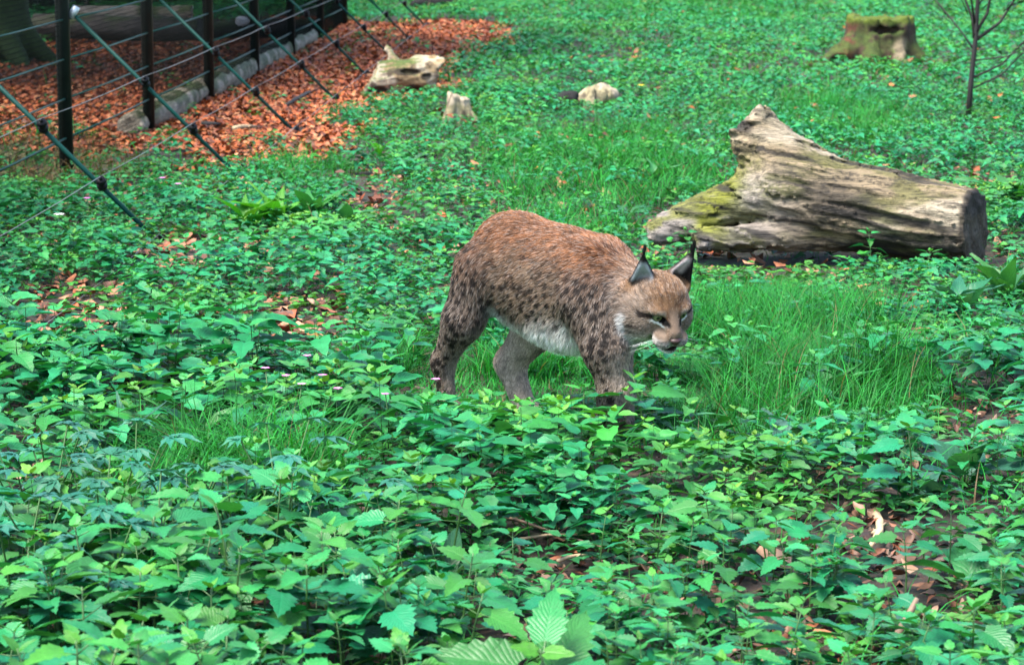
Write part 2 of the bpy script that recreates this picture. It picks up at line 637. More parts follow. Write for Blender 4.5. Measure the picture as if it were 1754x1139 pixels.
def tree(px, py, r, h, label, crown_r, crown_z, roots=True, n=2600, seed=1, moss=0.55):
    rng = np.random.default_rng(seed)
    x, y = ground(px, py)
    root = empty('tree', (x, y, 0), 0, label, 'tree', 'trees beyond the fence')
    rt = [(a + rng.uniform(-0.3, 0.3), rng.uniform(0.7, 1.2)) for a in np.arange(7) * 2 * math.pi / 7]

    def fn(p):
        d = d_cone(p, (0, 0, -0.3), (0.1, 0.05, h), r, r * 0.35)
        for a, l in rt:
            e = (math.cos(a) * r * 2.3 * l, math.sin(a) * r * 2.3 * l, -0.10)
            s_ = (math.cos(a) * r * 0.75, math.sin(a) * r * 0.75, 0.32 * (r / 0.4))
            d = smin(d, d_cone(p, s_, e, r * 0.30, r * 0.13), 0.14)
        return d + 0.05 * (fbm(p * np.array([1, 1, 0.3], np.float32), 9.0, seed, 3) - 0.5)
    R = r * 3.2
    xs = np.arange(-R, R + 0.01, r * 0.085)
    zs = np.concatenate([np.arange(-0.1, 1.2, 0.045), np.arange(1.2, h + 0.6, 0.35)])
    V, Q, Nn = field_mesh(fn, xs, xs, zs)
    T = moss_tints(V, Nn, (0.022, 0.016, 0.011), (0.018, 0.036, 0.007), moss - 0.12 * np.clip(V[:, 2] - 1, 0, 3), seed)
    tr = link('trunk', mesh_np('trunk', V, Q, V[:, :2], T), M_BARK, root)
    mb = MB()
    for i in range(9):
        a = rng.uniform(0, 6.28)
        z0 = crown_z + rng.uniform(-2.2, 1.5)
        d = Vector((math.cos(a), math.sin(a), rng.uniform(0.1, 0.6))) * crown_r * 0.8
        p0 = Vector((0.1 * z0 / h, 0.05 * z0 / h, z0))
        mb.tube([p0, p0 + d * 0.5 + Vector((0, 0, 0.15)), p0 + d], [r * 0.22, r * 0.14, r * 0.04], 6, (0.04, 0.03, 0.022))
    link('limb', mb.mesh('limb'), M_BARK, tr)
    V, Fq, uv, T = blob_crown(crown_z + 0.6, crown_r, crown_r * 0.55, n, rng, 0.34, cen=(0.1, 0.05))
    link('crown', mesh_np('crown', V, Fq, uv, T, False), M_LEAF_T, root)
    return root


tree(-22, 108, 0.42, 11.0, 'thick mossy tree trunk with spreading roots behind the fence, at the top left corner', 2.5, 6.2, seed=3, moss=0.62)
tree(-420, 40, 0.30, 11.0, 'unseen tree added for shade beyond the fence, left of the mossy trunk', 4.6, 6.4, seed=4, moss=0.35)  # out of view, added so its crown shades the ground behind the fence
tree(205, -12, 0.26, 10.0, 'dark tree far behind the fence between the two nearest posts, unseen crown added for shade', 4.4, 6.0, seed=5, moss=0.2)  # wide crown above the view put in to darken the woodland
tree(455, -45, 0.24, 11.0, 'dark tree far beyond the far end of the fence, its unseen crown added for shade', 4.2, 6.4, seed=6, moss=0.3)  # another added crown, out of view, shading beyond the fence end

tree(-420, 150, 0.26, 10.0, 'unseen tree added left of the view to shade the ground behind the fence', 2.5, 5.6, seed=8, moss=0.3)  # added out of view, placed so its shadow falls behind the fence
M_BUSH = leaf_mat('bush_leaf', 'tint', veins=False, rough=0.5, trans=0.12)


def bush(px, py, w, h, label, seed, dark):
    rng = np.random.default_rng(seed)
    x, y = ground(px, py)
    root = empty('bush', (x, y, 0), rng.uniform(0, 6), label, 'bush', 'dark bushes beyond the fence')
    n = 1500
    V, Fq, uv, T = blob_crown(h * 0.52, w * 0.5, h * 0.5, n, rng, 0.085, 45)
    V[:, 2] = np.maximum(V[:, 2], 0.03)
    link('foliage', mesh_np('foliage', V, Fq, uv, T * dark * 0.55, False), M_BUSH, root)
    mb = MB()
    for i in range(8):
        a = rng.uniform(0, 6.28)
        mb.tube([(0.05 * math.cos(a), 0.05 * math.sin(a), -0.05), (w * 0.2 * math.cos(a), w * 0.2 * math.sin(a), h * 0.45), (w * 0.4 * math.cos(a), w * 0.4 * math.sin(a), h * 0.8)], [0.02, 0.014, 0.005], 5, (0.03, 0.022, 0.016))
    link('stems', mb.mesh('stems'), M_BARK, root)


for i, (px, py, w, h, lb, dk) in enumerate([
        (60, 24, 2.4, 1.1, 'dark bush behind the log, just right of the mossy trunk', 0.5),
        (165, 14, 2.2, 1.2, 'dark bush between the first two fence posts', 0.35),
        (238, 12, 1.8, 1.2, 'dark bush hidden behind the second fence post', 0.35),
        (318, 8, 2.0, 0.9, 'dark green bush between the second and third fence posts', 0.7),
        (410, 4, 2.0, 0.8, 'green bush between the third and fourth fence posts', 0.8),
        (480, 2, 1.8, 0.7, 'green bush behind the fourth and fifth fence posts', 0.9),
        (545, 0, 1.8, 0.6, 'low green bush behind the far end of the fence', 1.0)]):
    bush(px, py, w, h, lb, 40 + i, dk)

# ------------------------------------------------------------------ logs and stumps
def wood_noise(p, sc=(3, 22, 22), seed=0):
    return fbm(p * np.array(sc, np.float32), 1.0, seed, 4) - 0.5


def axis_align(p, a, b):
    """coordinates along / across the segment a-b, so that grain runs along it"""
    d = Vector(b) - Vector(a)
    q = d.to_track_quat('X', 'Z').to_matrix()
    return (p - np.asarray(a, np.float32)) @ np.asarray(q, np.float32)


# the fallen log: local x to the right, y away, z up
lx, ly = ground(1400, 446)
A, B = (0.66, -0.16, 0.165), (-0.10, 0.05, 0.285)
lgd = np.array(Vector(A) - Vector(B)).astype(np.float32)
lgd /= np.linalg.norm(lgd)


def log_fn(p):
    d = d_cone(p, (0.9, -0.227, 0.13), B, 0.14, 0.20)
    d = smin(d, d_cone(p, (-0.12, 0.07, 0.36), (-0.27, 0.10, 0.605), 0.165, 0.075), 0.10)
    d = smin(d, d_cone(p, (-0.30, 0.09, 0.53), (-0.335, 0.09, 0.60), 0.08, 0.05), 0.05)
    d = smin(d, d_cone(p, (-0.22, 0.04, 0.30), (-0.69, 0.0, 0.135), 0.12, 0.062), 0.09)
    d = smin(d, d_cone(p, (0.10, -0.06, 0.14), (-0.50, -0.10, 0.115), 0.075, 0.042), 0.03)
    # knots, hollows
    d = -smin(-d, d_cone(p, (-0.30, -0.25, 0.165), (-0.42, -0.16, 0.165), 0.046, 0.034), 0.02)
    d = -smin(-d, d_ell(p, (-0.345, -0.03, 0.600), (0.075, 0.12, 0.026)) + 0.05 * (fbm(p, 16.0, 6, 2) - 0.5), 0.008)
    d = np.where(p[:, 2] > 0.42, np.maximum(d, 0.80 * p[:, 2] - 0.60 * p[:, 0] - 0.672 + 0.07 * (fbm(p * np.array((1.0, 1.0, 0.3), np.float32), 26.0, 13, 3) - 0.5)), d)
    d = -smin(-d, d_ell(p, (0.37, -0.28, 0.075), (0.045, 0.05, 0.016)), 0.01)
    d = -smin(-d, d_ell(p, (0.63, -0.30, 0.20), (0.05, 0.05, 0.02)), 0.01)
    q = axis_align(p, B, A)
    g = fbm(q * np.array((2.0, 22, 22), np.float32), 1.0, 4, 4) - 0.5
    d = d - 0.050 * sstep(0.10, 0.0, np.abs(g)) * 0.28 + 0.03 * g + 0.03 * (fbm(p, 5.0, 8, 2) - 0.5)
    cut = (p - np.array((0.665, -0.165, 0.16), np.float32)) @ np.array((0.87, -0.49, 0.02), np.float32)
    d = np.maximum(d, cut + 0.02 * (fbm(p, 22.0, 3, 2) - 0.5))
    return d


V, Q, Nn = field_mesh(log_fn, np.arange(-0.82, 0.78, 0.0105), np.arange(-0.42, 0.36, 0.0115), np.arange(0.0, 0.74, 0.0105))
q = axis_align(V, B, A)
gr = fbm(q * np.array((2.5, 26, 26), np.float32), 1.0, 21, 4)
big = fbm(V * np.array((1.2, 3, 3), np.float32), 2.2, 30, 3)
tan, pale, grey, dark, moss, yel = [np.array(c, np.float32) for c in ((0.25, 0.19, 0.115), (0.36, 0.30, 0.215), (0.25, 0.225, 0.22), (0.012, 0.010, 0.009), (0.075, 0.080, 0.012), (0.15, 0.16, 0.012))]


def mixc(a, b, w):
    return a * (1 - w[:, None]) + b * w[:, None]


T = mixc(np.broadcast_to(tan, (len(V), 3)), pale, sstep(0.42, 0.6, big))
T = mixc(T, grey, sstep(0.05, -0.4, V[:, 0]) * sstep(0.5, 0.28, V[:, 2]) * 0.75)
ms = fbm(V, 4.5, 50, 3)
T = mixc(T, moss, sstep(0.40, 0.58, ms) * sstep(1.1, 0.2, Nn[:, 2]) * 0.8)
T = mixc(T, moss, sstep(0.56, 0.68, fbm(V * np.array((1.0, 2.5, 2.5), np.float32), 5.5, 150, 3)) * sstep(-0.3, 0.0, V[:, 0]) * 0.7)
T = mixc(T, yel * 0.85, sstep(-0.36, -0.47, V[:, 0]) * sstep(0.40, 0.54, fbm(V * np.array((1.0, 1.5, 2.5), np.float32), 7.0, 171, 3)) * sstep(0.06, 0.10, V[:, 2] - 0.02) * 0.85)
T = mixc(T, yel, sstep(0.12, 0.0, np.abs((V[:, 0] + 0.52) - 0.9 * (V[:, 2] - 0.19))) * sstep(-0.28, -0.4, V[:, 0]) * sstep(0.3, 0.5, ms) * sstep(0.09, 0.15, V[:, 2]))
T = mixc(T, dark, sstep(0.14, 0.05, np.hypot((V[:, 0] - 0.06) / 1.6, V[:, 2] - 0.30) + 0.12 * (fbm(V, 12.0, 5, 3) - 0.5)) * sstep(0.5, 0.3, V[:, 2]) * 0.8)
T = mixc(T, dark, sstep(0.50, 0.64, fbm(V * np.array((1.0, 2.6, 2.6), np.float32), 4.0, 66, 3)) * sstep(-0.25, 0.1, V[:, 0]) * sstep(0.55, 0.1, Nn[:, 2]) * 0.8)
T = mixc(T, dark, sstep(0.46, 0.32, gr) * 0.9)
T = mixc(T, dark, sstep(0.045, 0.015, np.hypot((V[:, 0] + 0.335) / 1.5, V[:, 2] - 0.595)) * 0.9)
endf = sstep(-0.03, -0.012, (V - np.array((0.665, -0.165, 0.16), np.float32)) @ np.array((0.87, -0.49, 0.02), np.float32))
T = mixc(T, np.array((0.095, 0.072, 0.048), np.float32), endf * 0.9)
rdist = np.hypot(V[:, 1] + 0.165 + 0.55 * (V[:, 0] - 0.665), V[:, 2] - 0.165)
ring = 0.75 + 0.5 * np.sin(rdist * 330 + 6 * fbm(V, 14.0, 2, 2))
T = T * (1 - endf[:, None] * (1 - 0.8 * ring[:, None]))
T = mixc(T, dark, endf * sstep(0.02, 0.07, V[:, 2] - 0.20 + 0.12 * (fbm(V, 16.0, 31, 2) - 0.5)) * 0.85)  # upper part of the sawn end darkened as painted shade
log = empty('fallen_log', (lx, ly, -0.01), 0, 'big barkless fallen log with a forked root end, lying behind the lynx', 'log')
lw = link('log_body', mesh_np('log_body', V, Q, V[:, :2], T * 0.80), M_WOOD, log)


def lying_log(px0, py0, px1, py1, r0, r1, zc, label, base, seed, mossy=0.2, name='fallen_log'):
    a, b_ = Vector((*ground(px0, py0), zc)), Vector((*ground(px1, py1), zc))
    o = (a + b_) / 2
    L_ = (b_ - a).length / 2
    rz = math.atan2((b_ - a).y, (b_ - a).x)

    def fn(p):
        d = d_cone(p, (-L_, 0, zc), (L_, 0, zc), r0, r1)
        d = np.maximum(d, np.abs(p[:, 0]) - L_)
        return d + 0.03 * wood_noise(p, (2, 14, 14), seed) + 0.05 * (fbm(p, 2.5, seed + 3, 2) - 0.5)
    st = max(0.012, r0 * 0.14)
    R = max(r0, r1) + 0.06
    V, Q, Nn = field_mesh(fn, np.arange(-L_ - 0.06, L_ + 0.07, max(st * 2.0, L_ / 90)), np.arange(-R, R + 0.01, st), np.arange(zc - R, zc + R + 0.01, st))
    T = moss_tints(V, Nn, base, (0.03, 0.045, 0.010), mossy - 0.12, seed)
    root = empty(name, (o.x, o.y, 0), rz, label, 'log', 'logs lying beyond the fence')
    link('log_body', mesh_np('log_body', V, Q, V[:, :2], T), M_WOOD, root)


lying_log(60, 78, 345, 84, 0.135, 0.12, 0.20, 'dark rotten log lying across behind the first two fence posts', (0.045, 0.036, 0.032), 71)
lying_log(130, 50, 330, 50, 0.11, 0.10, 0.16, 'pale log lying farther back above the dark rotten log', (0.20, 0.17, 0.14), 72, 0.2)
lying_log(352, 74, 540, 66, 0.10, 0.085, 0.13, 'dark log lying between the third and fifth fence posts', (0.028, 0.023, 0.021), 73)
lying_log(222, 236, 528, 74, 0.095, 0.10, 0.07, 'long pale grey log lying alongside the foot of the fence', (0.21, 0.185, 0.145), 74, 0.3)


def sdf_thing(name, part, px, py, rz, label, cat, fn, xs, ys, zs, tint, mat, group=None):
    x, y = ground(px, py)
    root = empty(name, (x, y, 0), rz, label, cat, group)
    V, Q, Nn = field_mesh(fn, xs, ys, zs)
    T = tint(V, Nn)
    return root, link(part, mesh_np(part, V, Q, V[:, :2], T), mat, root)


# mossy stump (x right, y away, z up)
def stump_fn(p):
    d = d_cone(p, (0.02, 0, -0.1), (0.03, 0, 0.5), 0.335, 0.305)
    d = np.maximum(d, p[:, 2] - 0.44 - 0.05 * (fbm(p, 5.0, 3, 2) - 0.5))
    for a, l, rr in ((3.6, 0.72, 0.11), (3.1, 0.52, 0.1), (4.5, 0.5, 0.12), (5.2, 0.5, 0.12), (5.9, 0.55, 0.1), (0.5, 0.5, 0.1), (2.2, 0.5, 0.1)):
        e = (math.cos(a) * l, math.sin(a) * l, -0.02)
        d = smin(d, d_cone(p, (math.cos(a) * 0.25, math.sin(a) * 0.25, 0.13), e, 0.12, rr * 0.55), 0.06)
    # the saw step: a ledge under the top rim
    d = -smin(-d, d_ell(p, (0.10, -0.40, 0.335), (0.27, 0.17, 0.040)), 0.015)
    d = -smin(-d, d_ell(p, (-0.36, -0.27, 0.05), (0.085, 0.13, 0.07)), 0.02)
    d = -smin(-d, d_ell(p, (0.0, 0.0, 0.47), (0.2, 0.2, 0.05)), 0.03)
    return d + 0.09 * wood_noise(p, (13, 13, 2.4), 9) + 0.07 * (fbm(p, 6.0, 12, 3) - 0.5)


def stump_tint(V, Nn):
    T = np.broadcast_to(np.array((0.075, 0.046, 0.030), np.float32), V.shape)
    T = mixc(T, np.array((0.15, 0.05, 0.03), np.float32), sstep(0.5, 0.62, fbm(V, 7.0, 4, 3)) * sstep(-0.1, -0.3, V[:, 0]))
    mossw = sstep(0.46, 0.58, fbm(V, 6.0, 2, 4) + 0.25 * np.clip(Nn[:, 2], 0, 1) - 0.04)
    T = mixc(T, np.array((0.055, 0.095, 0.012), np.float32), mossw * np.clip(0.35 + 1.2 * Nn[:, 2] + 1.5 * (V[:, 2] - 0.2), 0, 0.9))
    T = mixc(T, np.array((0.11, 0.16, 0.012), np.float32), sstep(0.37, 0.42, V[:, 2]) * 0.85)
    T = mixc(T, np.array((0.27, 0.215, 0.135), np.float32), sstep(0.10, 0.04, np.abs(V[:, 0] - 0.17 - 0.25 * (V[:, 2] - 0.15)) + 0.10 * (fbm(V, 14.0, 44, 3) - 0.5) + 0.15 * np.abs(V[:, 2] - 0.16)) * sstep(0.05, 0.1, V[:, 2]) * sstep(0.30, 0.22, V[:, 2]) * sstep(-0.15, -0.25, V[:, 1]))
    T = T * (0.22 + 0.66 * fbm(V, 24.0, 7, 3))[:, None]
    return T


sdf_thing('tree_stump', 'stump_body', 1500, 112, 0.0, 'broad mossy sawn tree stump with spreading roots near the top right', 'stump', stump_fn,
          np.arange(-0.85, 0.8, 0.018), np.arange(-0.7, 0.7, 0.018), np.arange(-0.06, 0.56, 0.016), stump_tint, M_BARK)


# pale rotten wood block lying on the orange leaves
def block_fn(p):
    d = d_cone(p, (-0.25, 0.05, 0.11), (0.22, -0.02, 0.17), 0.15, 0.125)
    d = smin(d, d_cone(p, (0.10, -0.03, 0.20), (0.29, -0.06, 0.25), 0.085, 0.05), 0.03)
    d = smin(d, d_cone(p, (-0.05, 0.05, 0.22), (-0.16, 0.12, 0.40), 0.04, 0.012), 0.03)
    d = np.maximum(d, -0.27 - p[:, 0] + 0.5 * (p[:, 2] - 0.1) + 0.08 * (fbm(p, 14.0, 6, 2) - 0.5))
    d = np.maximum(d, p[:, 0] - 0.27 - 0.3 * (p[:, 2] - 0.2) + 0.08 * (fbm(p, 14.0, 7, 2) - 0.5))
    for c, r in (((-0.22, -0.13, 0.03), (0.085, 0.09, 0.040)), ((0.06, -0.16, 0.03), (0.10, 0.1, 0.05)), ((0.0, -0.14, 0.19), (0.09, 0.05, 0.022)), ((0.16, -0.15, 0.15), (0.035, 0.05, 0.02))):
        d = -smin(-d, d_ell(p, c, r) + 0.05 * (fbm(p, 18.0, 23, 2) - 0.5), 0.012)
    q = axis_align(p, (0, 0, 0), (1, -0.15, 0.15))
    return d + 0.075 * (fbm(q * np.array((4, 15, 15), np.float32), 1.0, 5, 4) - 0.5) + 0.05 * (fbm(p, 9, 9, 2) - 0.5)


def block_tint(V, Nn):
    hollow_shade = np.zeros(len(V), np.float32)
    for c, r in (((-0.22, -0.13, 0.03), (0.085, 0.09, 0.040)), ((0.06, -0.16, 0.03), (0.10, 0.1, 0.05)), ((0.0, -0.14, 0.19), (0.09, 0.05, 0.022)), ((0.16, -0.15, 0.15), (0.035, 0.05, 0.02))):
        hollow_shade = np.maximum(hollow_shade, sstep(0.018, 0.004, d_ell(V, c, r)))
    T = np.broadcast_to(np.array((0.38, 0.32, 0.235), np.float32), V.shape)
    T = mixc(T, np.array((0.24, 0.17, 0.09), np.float32), sstep(0.45, 0.62, fbm(V, 9.0, 14, 3)))
    T = mixc(T, np.array((0.06, 0.09, 0.02), np.float32), sstep(0.3, 0.8, Nn[:, 2]) * sstep(0.05, -0.1, V[:, 0] - 0.15) * sstep(0.35, 0.5, fbm(V, 5, 3, 2)))
    T = mixc(T, np.array((0.012, 0.009, 0.007), np.float32), hollow_shade * 0.9)  # shade inside the hollows painted into the colour
    return mixc(T, np.array((0.05, 0.035, 0.025), np.float32), sstep(0.42, 0.3, fbm(V, 16.0, 33, 3)) * 0.8)


sdf_thing('rotten_wood_block', 'wood_body', 694, 162, 0.1, 'pale weathered chunk of rotten wood with mossy top on the orange leaf litter', 'wood', block_fn,
          np.arange(-0.40, 0.42, 0.011), np.arange(-0.32, 0.32, 0.011), np.arange(-0.03, 0.45, 0.011), block_tint, M_BARK)


def split_fn(p):
    d = d_cone(p, (0, 0, -0.05), (0.01, 0, 0.22), 0.085, 0.075)
    d = smin(d, d_cone(p, (-0.03, -0.05, 0.12), (-0.08, -0.12, -0.02), 0.04, 0.03), 0.03)
    d = smin(d, d_cone(p, (0.06, -0.03, 0.1), (0.14, -0.06, -0.02), 0.04, 0.03), 0.03)
    d = np.maximum(d, p[:, 2] - 0.20 + 0.35 * p[:, 0] - 0.05 * (fbm(p * np.array((1, 1, 0.0), np.float32), 22.0, 3, 2) - 0.5))
    d = smin(d, d_cone(p, (-0.02, -0.07, 0.19), (-0.075, -0.10, -0.02), 0.022, 0.045), 0.015)
    d = -smin(-d, d_cone(p, (0.035, -0.11, 0.0), (0.045, -0.09, 0.25), 0.022, 0.03), 0.01)
    return d + 0.03 * wood_noise(p, (22, 22, 2.5), 4)


def pale_tint(V, Nn):
    T = np.broadcast_to(np.array((0.30, 0.25, 0.18), np.float32), V.shape)
    T = mixc(T, np.array((0.10, 0.095, 0.03), np.float32), sstep(0.5, 0.62, fbm(V, 9.0, 17, 3)) * 0.6)
    return mixc(T, np.array((0.05, 0.038, 0.026), np.float32), sstep(0.44, 0.32, fbm(V * np.array((3, 3, 0.6), np.float32), 9.0, 3, 3)) * 0.85)


sdf_thing('tree_stump', 'stump_body', 783, 214, 0.0, 'small pale split stump among the plants below the rotten wood block', 'stump', split_fn,
          np.arange(-0.17, 0.2, 0.008), np.arange(-0.2, 0.15, 0.008), np.arange(-0.04, 0.28, 0.008), pale_tint, M_BARK)


def lump_fn(p):
    d = d_ell(p, (0.04, 0, 0.075), (0.15, 0.12, 0.095))
    d = smin(d, d_ell(p, (-0.10, -0.03, 0.045), (0.09, 0.09, 0.055)), 0.05)
    d = smin(d, d_cone(p, (-0.02, -0.09, 0.12), (-0.05, -0.16, 0.0), 0.04, 0.03), 0.03)
    return d + 0.07 * (fbm(p * np.array((18, 18, 5), np.float32), 1.0, 15, 4) - 0.5) + 0.06 * (fbm(p, 7.0, 19, 2) - 0.5)


sdf_thing('tree_stump', 'stump_body', 1012, 184, 0.2, 'low pale rounded stump beside a dark hollow, right of the split stump', 'stump', lump_fn,
          np.arange(-0.24, 0.24, 0.009), np.arange(-0.24, 0.2, 0.009), np.arange(-0.03, 0.26, 0.009), pale_tint, M_BARK)


def hollow_fn(p):
    d = d_cone(p, (-0.10, 0, 0.05), (0.09, 0.02, 0.08), 0.06, 0.055)
    return d + 0.05 * (fbm(p, 14.0, 8, 3) - 0.5)


sdf_thing('black_piece', 'wood_body', 958, 188, 0.1, 'solid black piece put in for the dark hollow left of the low pale stump', 'wood', hollow_fn,  # black solid standing in for the shade inside a hollow
          np.arange(-0.22, 0.22, 0.012), np.arange(-0.12, 0.13, 0.012), np.arange(-0.06, 0.2, 0.012), lambda V, n: np.full(V.shape, 0.008), M_BARK)
sdf_thing('black_piece', 'wood_body', 744, 18, 0.1, 'black piece far off in the green beyond the orange leaves', 'wood', lambda p: hollow_fn(p * np.array((0.45, 0.7, 0.7), np.float32)) / 0.7,  # plain black, a lengthened copy of the same shape
          np.arange(-0.45, 0.45, 0.03), np.arange(-0.16, 0.16, 0.02), np.arange(-0.03, 0.2, 0.02), lambda V, n: np.full(V.shape, 0.010), M_BARK)
sdf_thing('lump', 'lump_body', 415, 74, 0.3, 'small whitish stone on top of the dark log behind the fence', 'lump', lambda p: d_ell(p, (0, 0, 0.235), (0.07, 0.05, 0.055)) + 0.03 * (fbm(p, 18, 2, 2) - 0.5),  # whitish thing of no certain kind
          np.arange(-0.1, 0.1, 0.01), np.arange(-0.1, 0.1, 0.01), np.arange(0.12, 0.34, 0.01), lambda V, n: np.full(V.shape, 0.55), M_BARK)

# the bare young tree at the right
sx, sy = ground(1657, 216)
sap = empty('young_tree', (sx, sy, 0), 0, 'thin dark young tree with bare upward branches at the upper right', 'tree')
M_TWIG = plain_mat('dark_twig', (0.012, 0.010, 0.009), 0.7, noise=30.0)
rs = random.Random(5)
mb = MB()
stem_pts = [Vector((0, 0, -0.05)), Vector((0.015, 0, 0.3)), Vector((0.04, 0, 0.62)), Vector((0.05, 0, 1.1)), Vector((0.08, 0.03, 1.7)), Vector((0.05, 0.05, 2.5))]
mb.tube(stem_pts, [0.024, 0.019, 0.016, 0.011, 0.008, 0.003], 7)
link('trunk', mb.mesh('trunk'), M_TWIG, sap)
leaf_spots = []
for (z0, dx, dy, dz, l, r) in [(0.60, -0.12, 0.1, 0.45, 1, 0.010), (0.62, 0.15, -0.05, 0.5, 1, 0.011), (0.58, 0.42, 0.1, 0.42, 1, 0.010), (0.33, 0.45, -0.15, 0.34, 1, 0.007),
                               (0.26, 0.5, 0.2, 0.30, 1, 0.006), (0.52, -0.3, 0.2, 0.4, 1, 0.006), (0.70, -0.22, -0.2, 0.6, 1, 0.007), (0.8, 0.3, 0.3, 0.5, 1, 0.006), (1.1, 0.4, -0.1, 0.5, 1, 0.006), (1.2, -0.4, 0.1, 0.5, 1, 0.006), (0.45, 0.5, -0.3, 0.15, 1, 0.005)]:
    p0 = Vector((0.03, 0, z0))
    d = Vector((dx, dy, dz))
    mb = MB()
    mb.tube([p0, p0 + d * 0.35 + Vector((0.03, 0, -0.02)), p0 + d * 0.7 + Vector((0, 0, 0.01)), p0 + d], [r * 1.25, r, r * 0.75, r * 0.35], 5)
    for j in range(5):
        q = p0 + d * rs.uniform(0.35, 0.95)
        e = Vector((dx * 0.5 + rs.uniform(-0.2, 0.2), dy + rs.uniform(-0.2, 0.2), dz * 0.4 + rs.uniform(-0.05, 0.2))) * 0.4
        mb.tube([q, q + e * 0.5 + Vector((0, 0, 0.01)), q + e], [r * 0.4, r * 0.3, r * 0.12], 4)
        leaf_spots.append((q + e, e))
    br = link('branch', mb.mesh('branch'), M_TWIG, sap)
    lfm = MB()
    for q, e in leaf_spots[-5:]:
        for j in range(4):
            a = Vector((rs.uniform(-1, 1), rs.uniform(-1, 1), rs.uniform(-0.4, 0.5))).normalized() * rs.uniform(0.05, 0.085)
            c = a.cross(Vector((0.2, 0.1, 1))).normalized() * 0.019
            lfm.add([q, q + a * 0.5 + c, q + a, q + a * 0.5 - c], [(0, 1, 2, 3)], None, (0.02, 0.06, 0.02))
    link('leaves', lfm.mesh('sapling_leaves'), M_LEAF_T, br)

# ------------------------------------------------------------------ the lynx (x ahead, y its left, z up)
LYX = ground(925, 735)
LYNX_RZ = math.radians(-40)
lynx = empty('lynx', (*LYX, 0), LYNX_RZ, 'spotted reddish brown lynx with black ear tufts walking through the nettles', 'lynx')
HC = np.array((0.455, -0.02, 0.425), np.float32)
HR = np.array(Matrix.Rotation(math.radians(-27), 3, 'Z') @ Matrix.Rotation(math.radians(26), 3, 'Y') @ Matrix.Rotation(math.radians(3), 3, 'X'), np.float32)


def to_head(p):
    return (p - HC) @ HR


def from_head(q):
    return np.asarray(q, np.float32) @ HR.T + HC


EARS = []
for s_, base, tip, nrm in ((-1, (-0.030, -0.045, 0.064), (-0.030, -0.062, 0.164), (0.80, -0.40, 0.05)), (1, (-0.030, 0.062, 0.066), (-0.033, 0.098, 0.158), (0.82, -0.22, 0.05))):
    e = Vector(tip) - Vector(base)
    L_ = e.length
    e.normalize()
    nv = Vector(nrm)
    nv = (nv - e * nv.dot(e)).normalized()
    w = e.cross(nv)
    E = np.array((nv, w, e), np.float32).T
    EARS.append((s_, np.array(base, np.float32), E, L_, np.array(tip, np.float32)))


def ear_field(q, k):
    s_, base, E, L_, tip = EARS[k]
    r = (q - base) @ E
    d = d_cone(r, (0, 0, -0.012), (0, 0, L_ - 0.004), 0.049, 0.0055, (1.8, 1, 1)) / 1.3
    inner = d_cone(r, (0.021, 0, 0.004), (0.016, 0, L_ - 0.018), 0.036, 0.0045, (1.1, 1, 1))
    return -smin(-d, inner, 0.006)


def head_field(p):
    q = to_head(p)
    m = (1, -1, 1)
    d = d_ell(q, (-0.005, 0, 0.024), (0.088, 0.081, 0.077))
    for s_ in (-1, 1):
        d = smin(d, d_ell(q, (0.012, 0.054 * s_, -0.022), (0.062, 0.043, 0.054)), 0.03)
        d = smin(d, d_ell(q, (-0.020, 0.073 * s_, -0.046), (0.042, 0.030, 0.060)), 0.03)
    d = smin(d, d_cone(q, (0.038, 0, 0.042), (0.117, 0, -0.013), 0.042, 0.0215), 0.03)
    for s_ in (-1, 1):
        d = smin(d, d_ell(q, (0.064, 0.035 * s_, 0.0395), (0.027, 0.028, 0.013)), 0.015)
        d = smin(d, d_ell(q, (0.101, 0.0235 * s_, -0.041), (0.034, 0.029, 0.024)), 0.012)
    d = smin(d, d_ell(q, (0.088, 0, -0.072), (0.035, 0.028, 0.020)), 0.012)
    for s_ in (-1, 1):
        d = -smin(-d, d_ell(q, (0.085, 0.036 * s_, 0.0185), (0.018, 0.0215, 0.0098)), 0.005)
    # the line of the mouth
    d = -smin(-d, d_ell(q, (0.118, 0, -0.0615), (0.045, 0.042, 0.0032)), 0.004)
    return d


def trunk_field(p):
    d = d_ell(p, (-0.105, 0, 0.500), (0.145, 0.112, 0.150))
    d = smin(d, d_ell(p, (0.03, 0, 0.462), (0.22, 0.118, 0.160)), 0.08)
    d = smin(d, d_ell(p, (0.135, 0, 0.430), (0.17, 0.122, 0.165)), 0.08)
    for s_ in (-1, 1):
        d = smin(d, d_ell(p, (0.205, 0.066 * s_, 0.442), (0.085, 0.062, 0.150)), 0.05)
    d = smin(d, d_ell(p, (0.265, 0, 0.385), (0.095, 0.095, 0.120)), 0.05)
    d = smin(d, d_cone(p, (0.24, 0, 0.462), (0.415, -0.012, 0.42), 0.112, 0.080), 0.06)
    return d


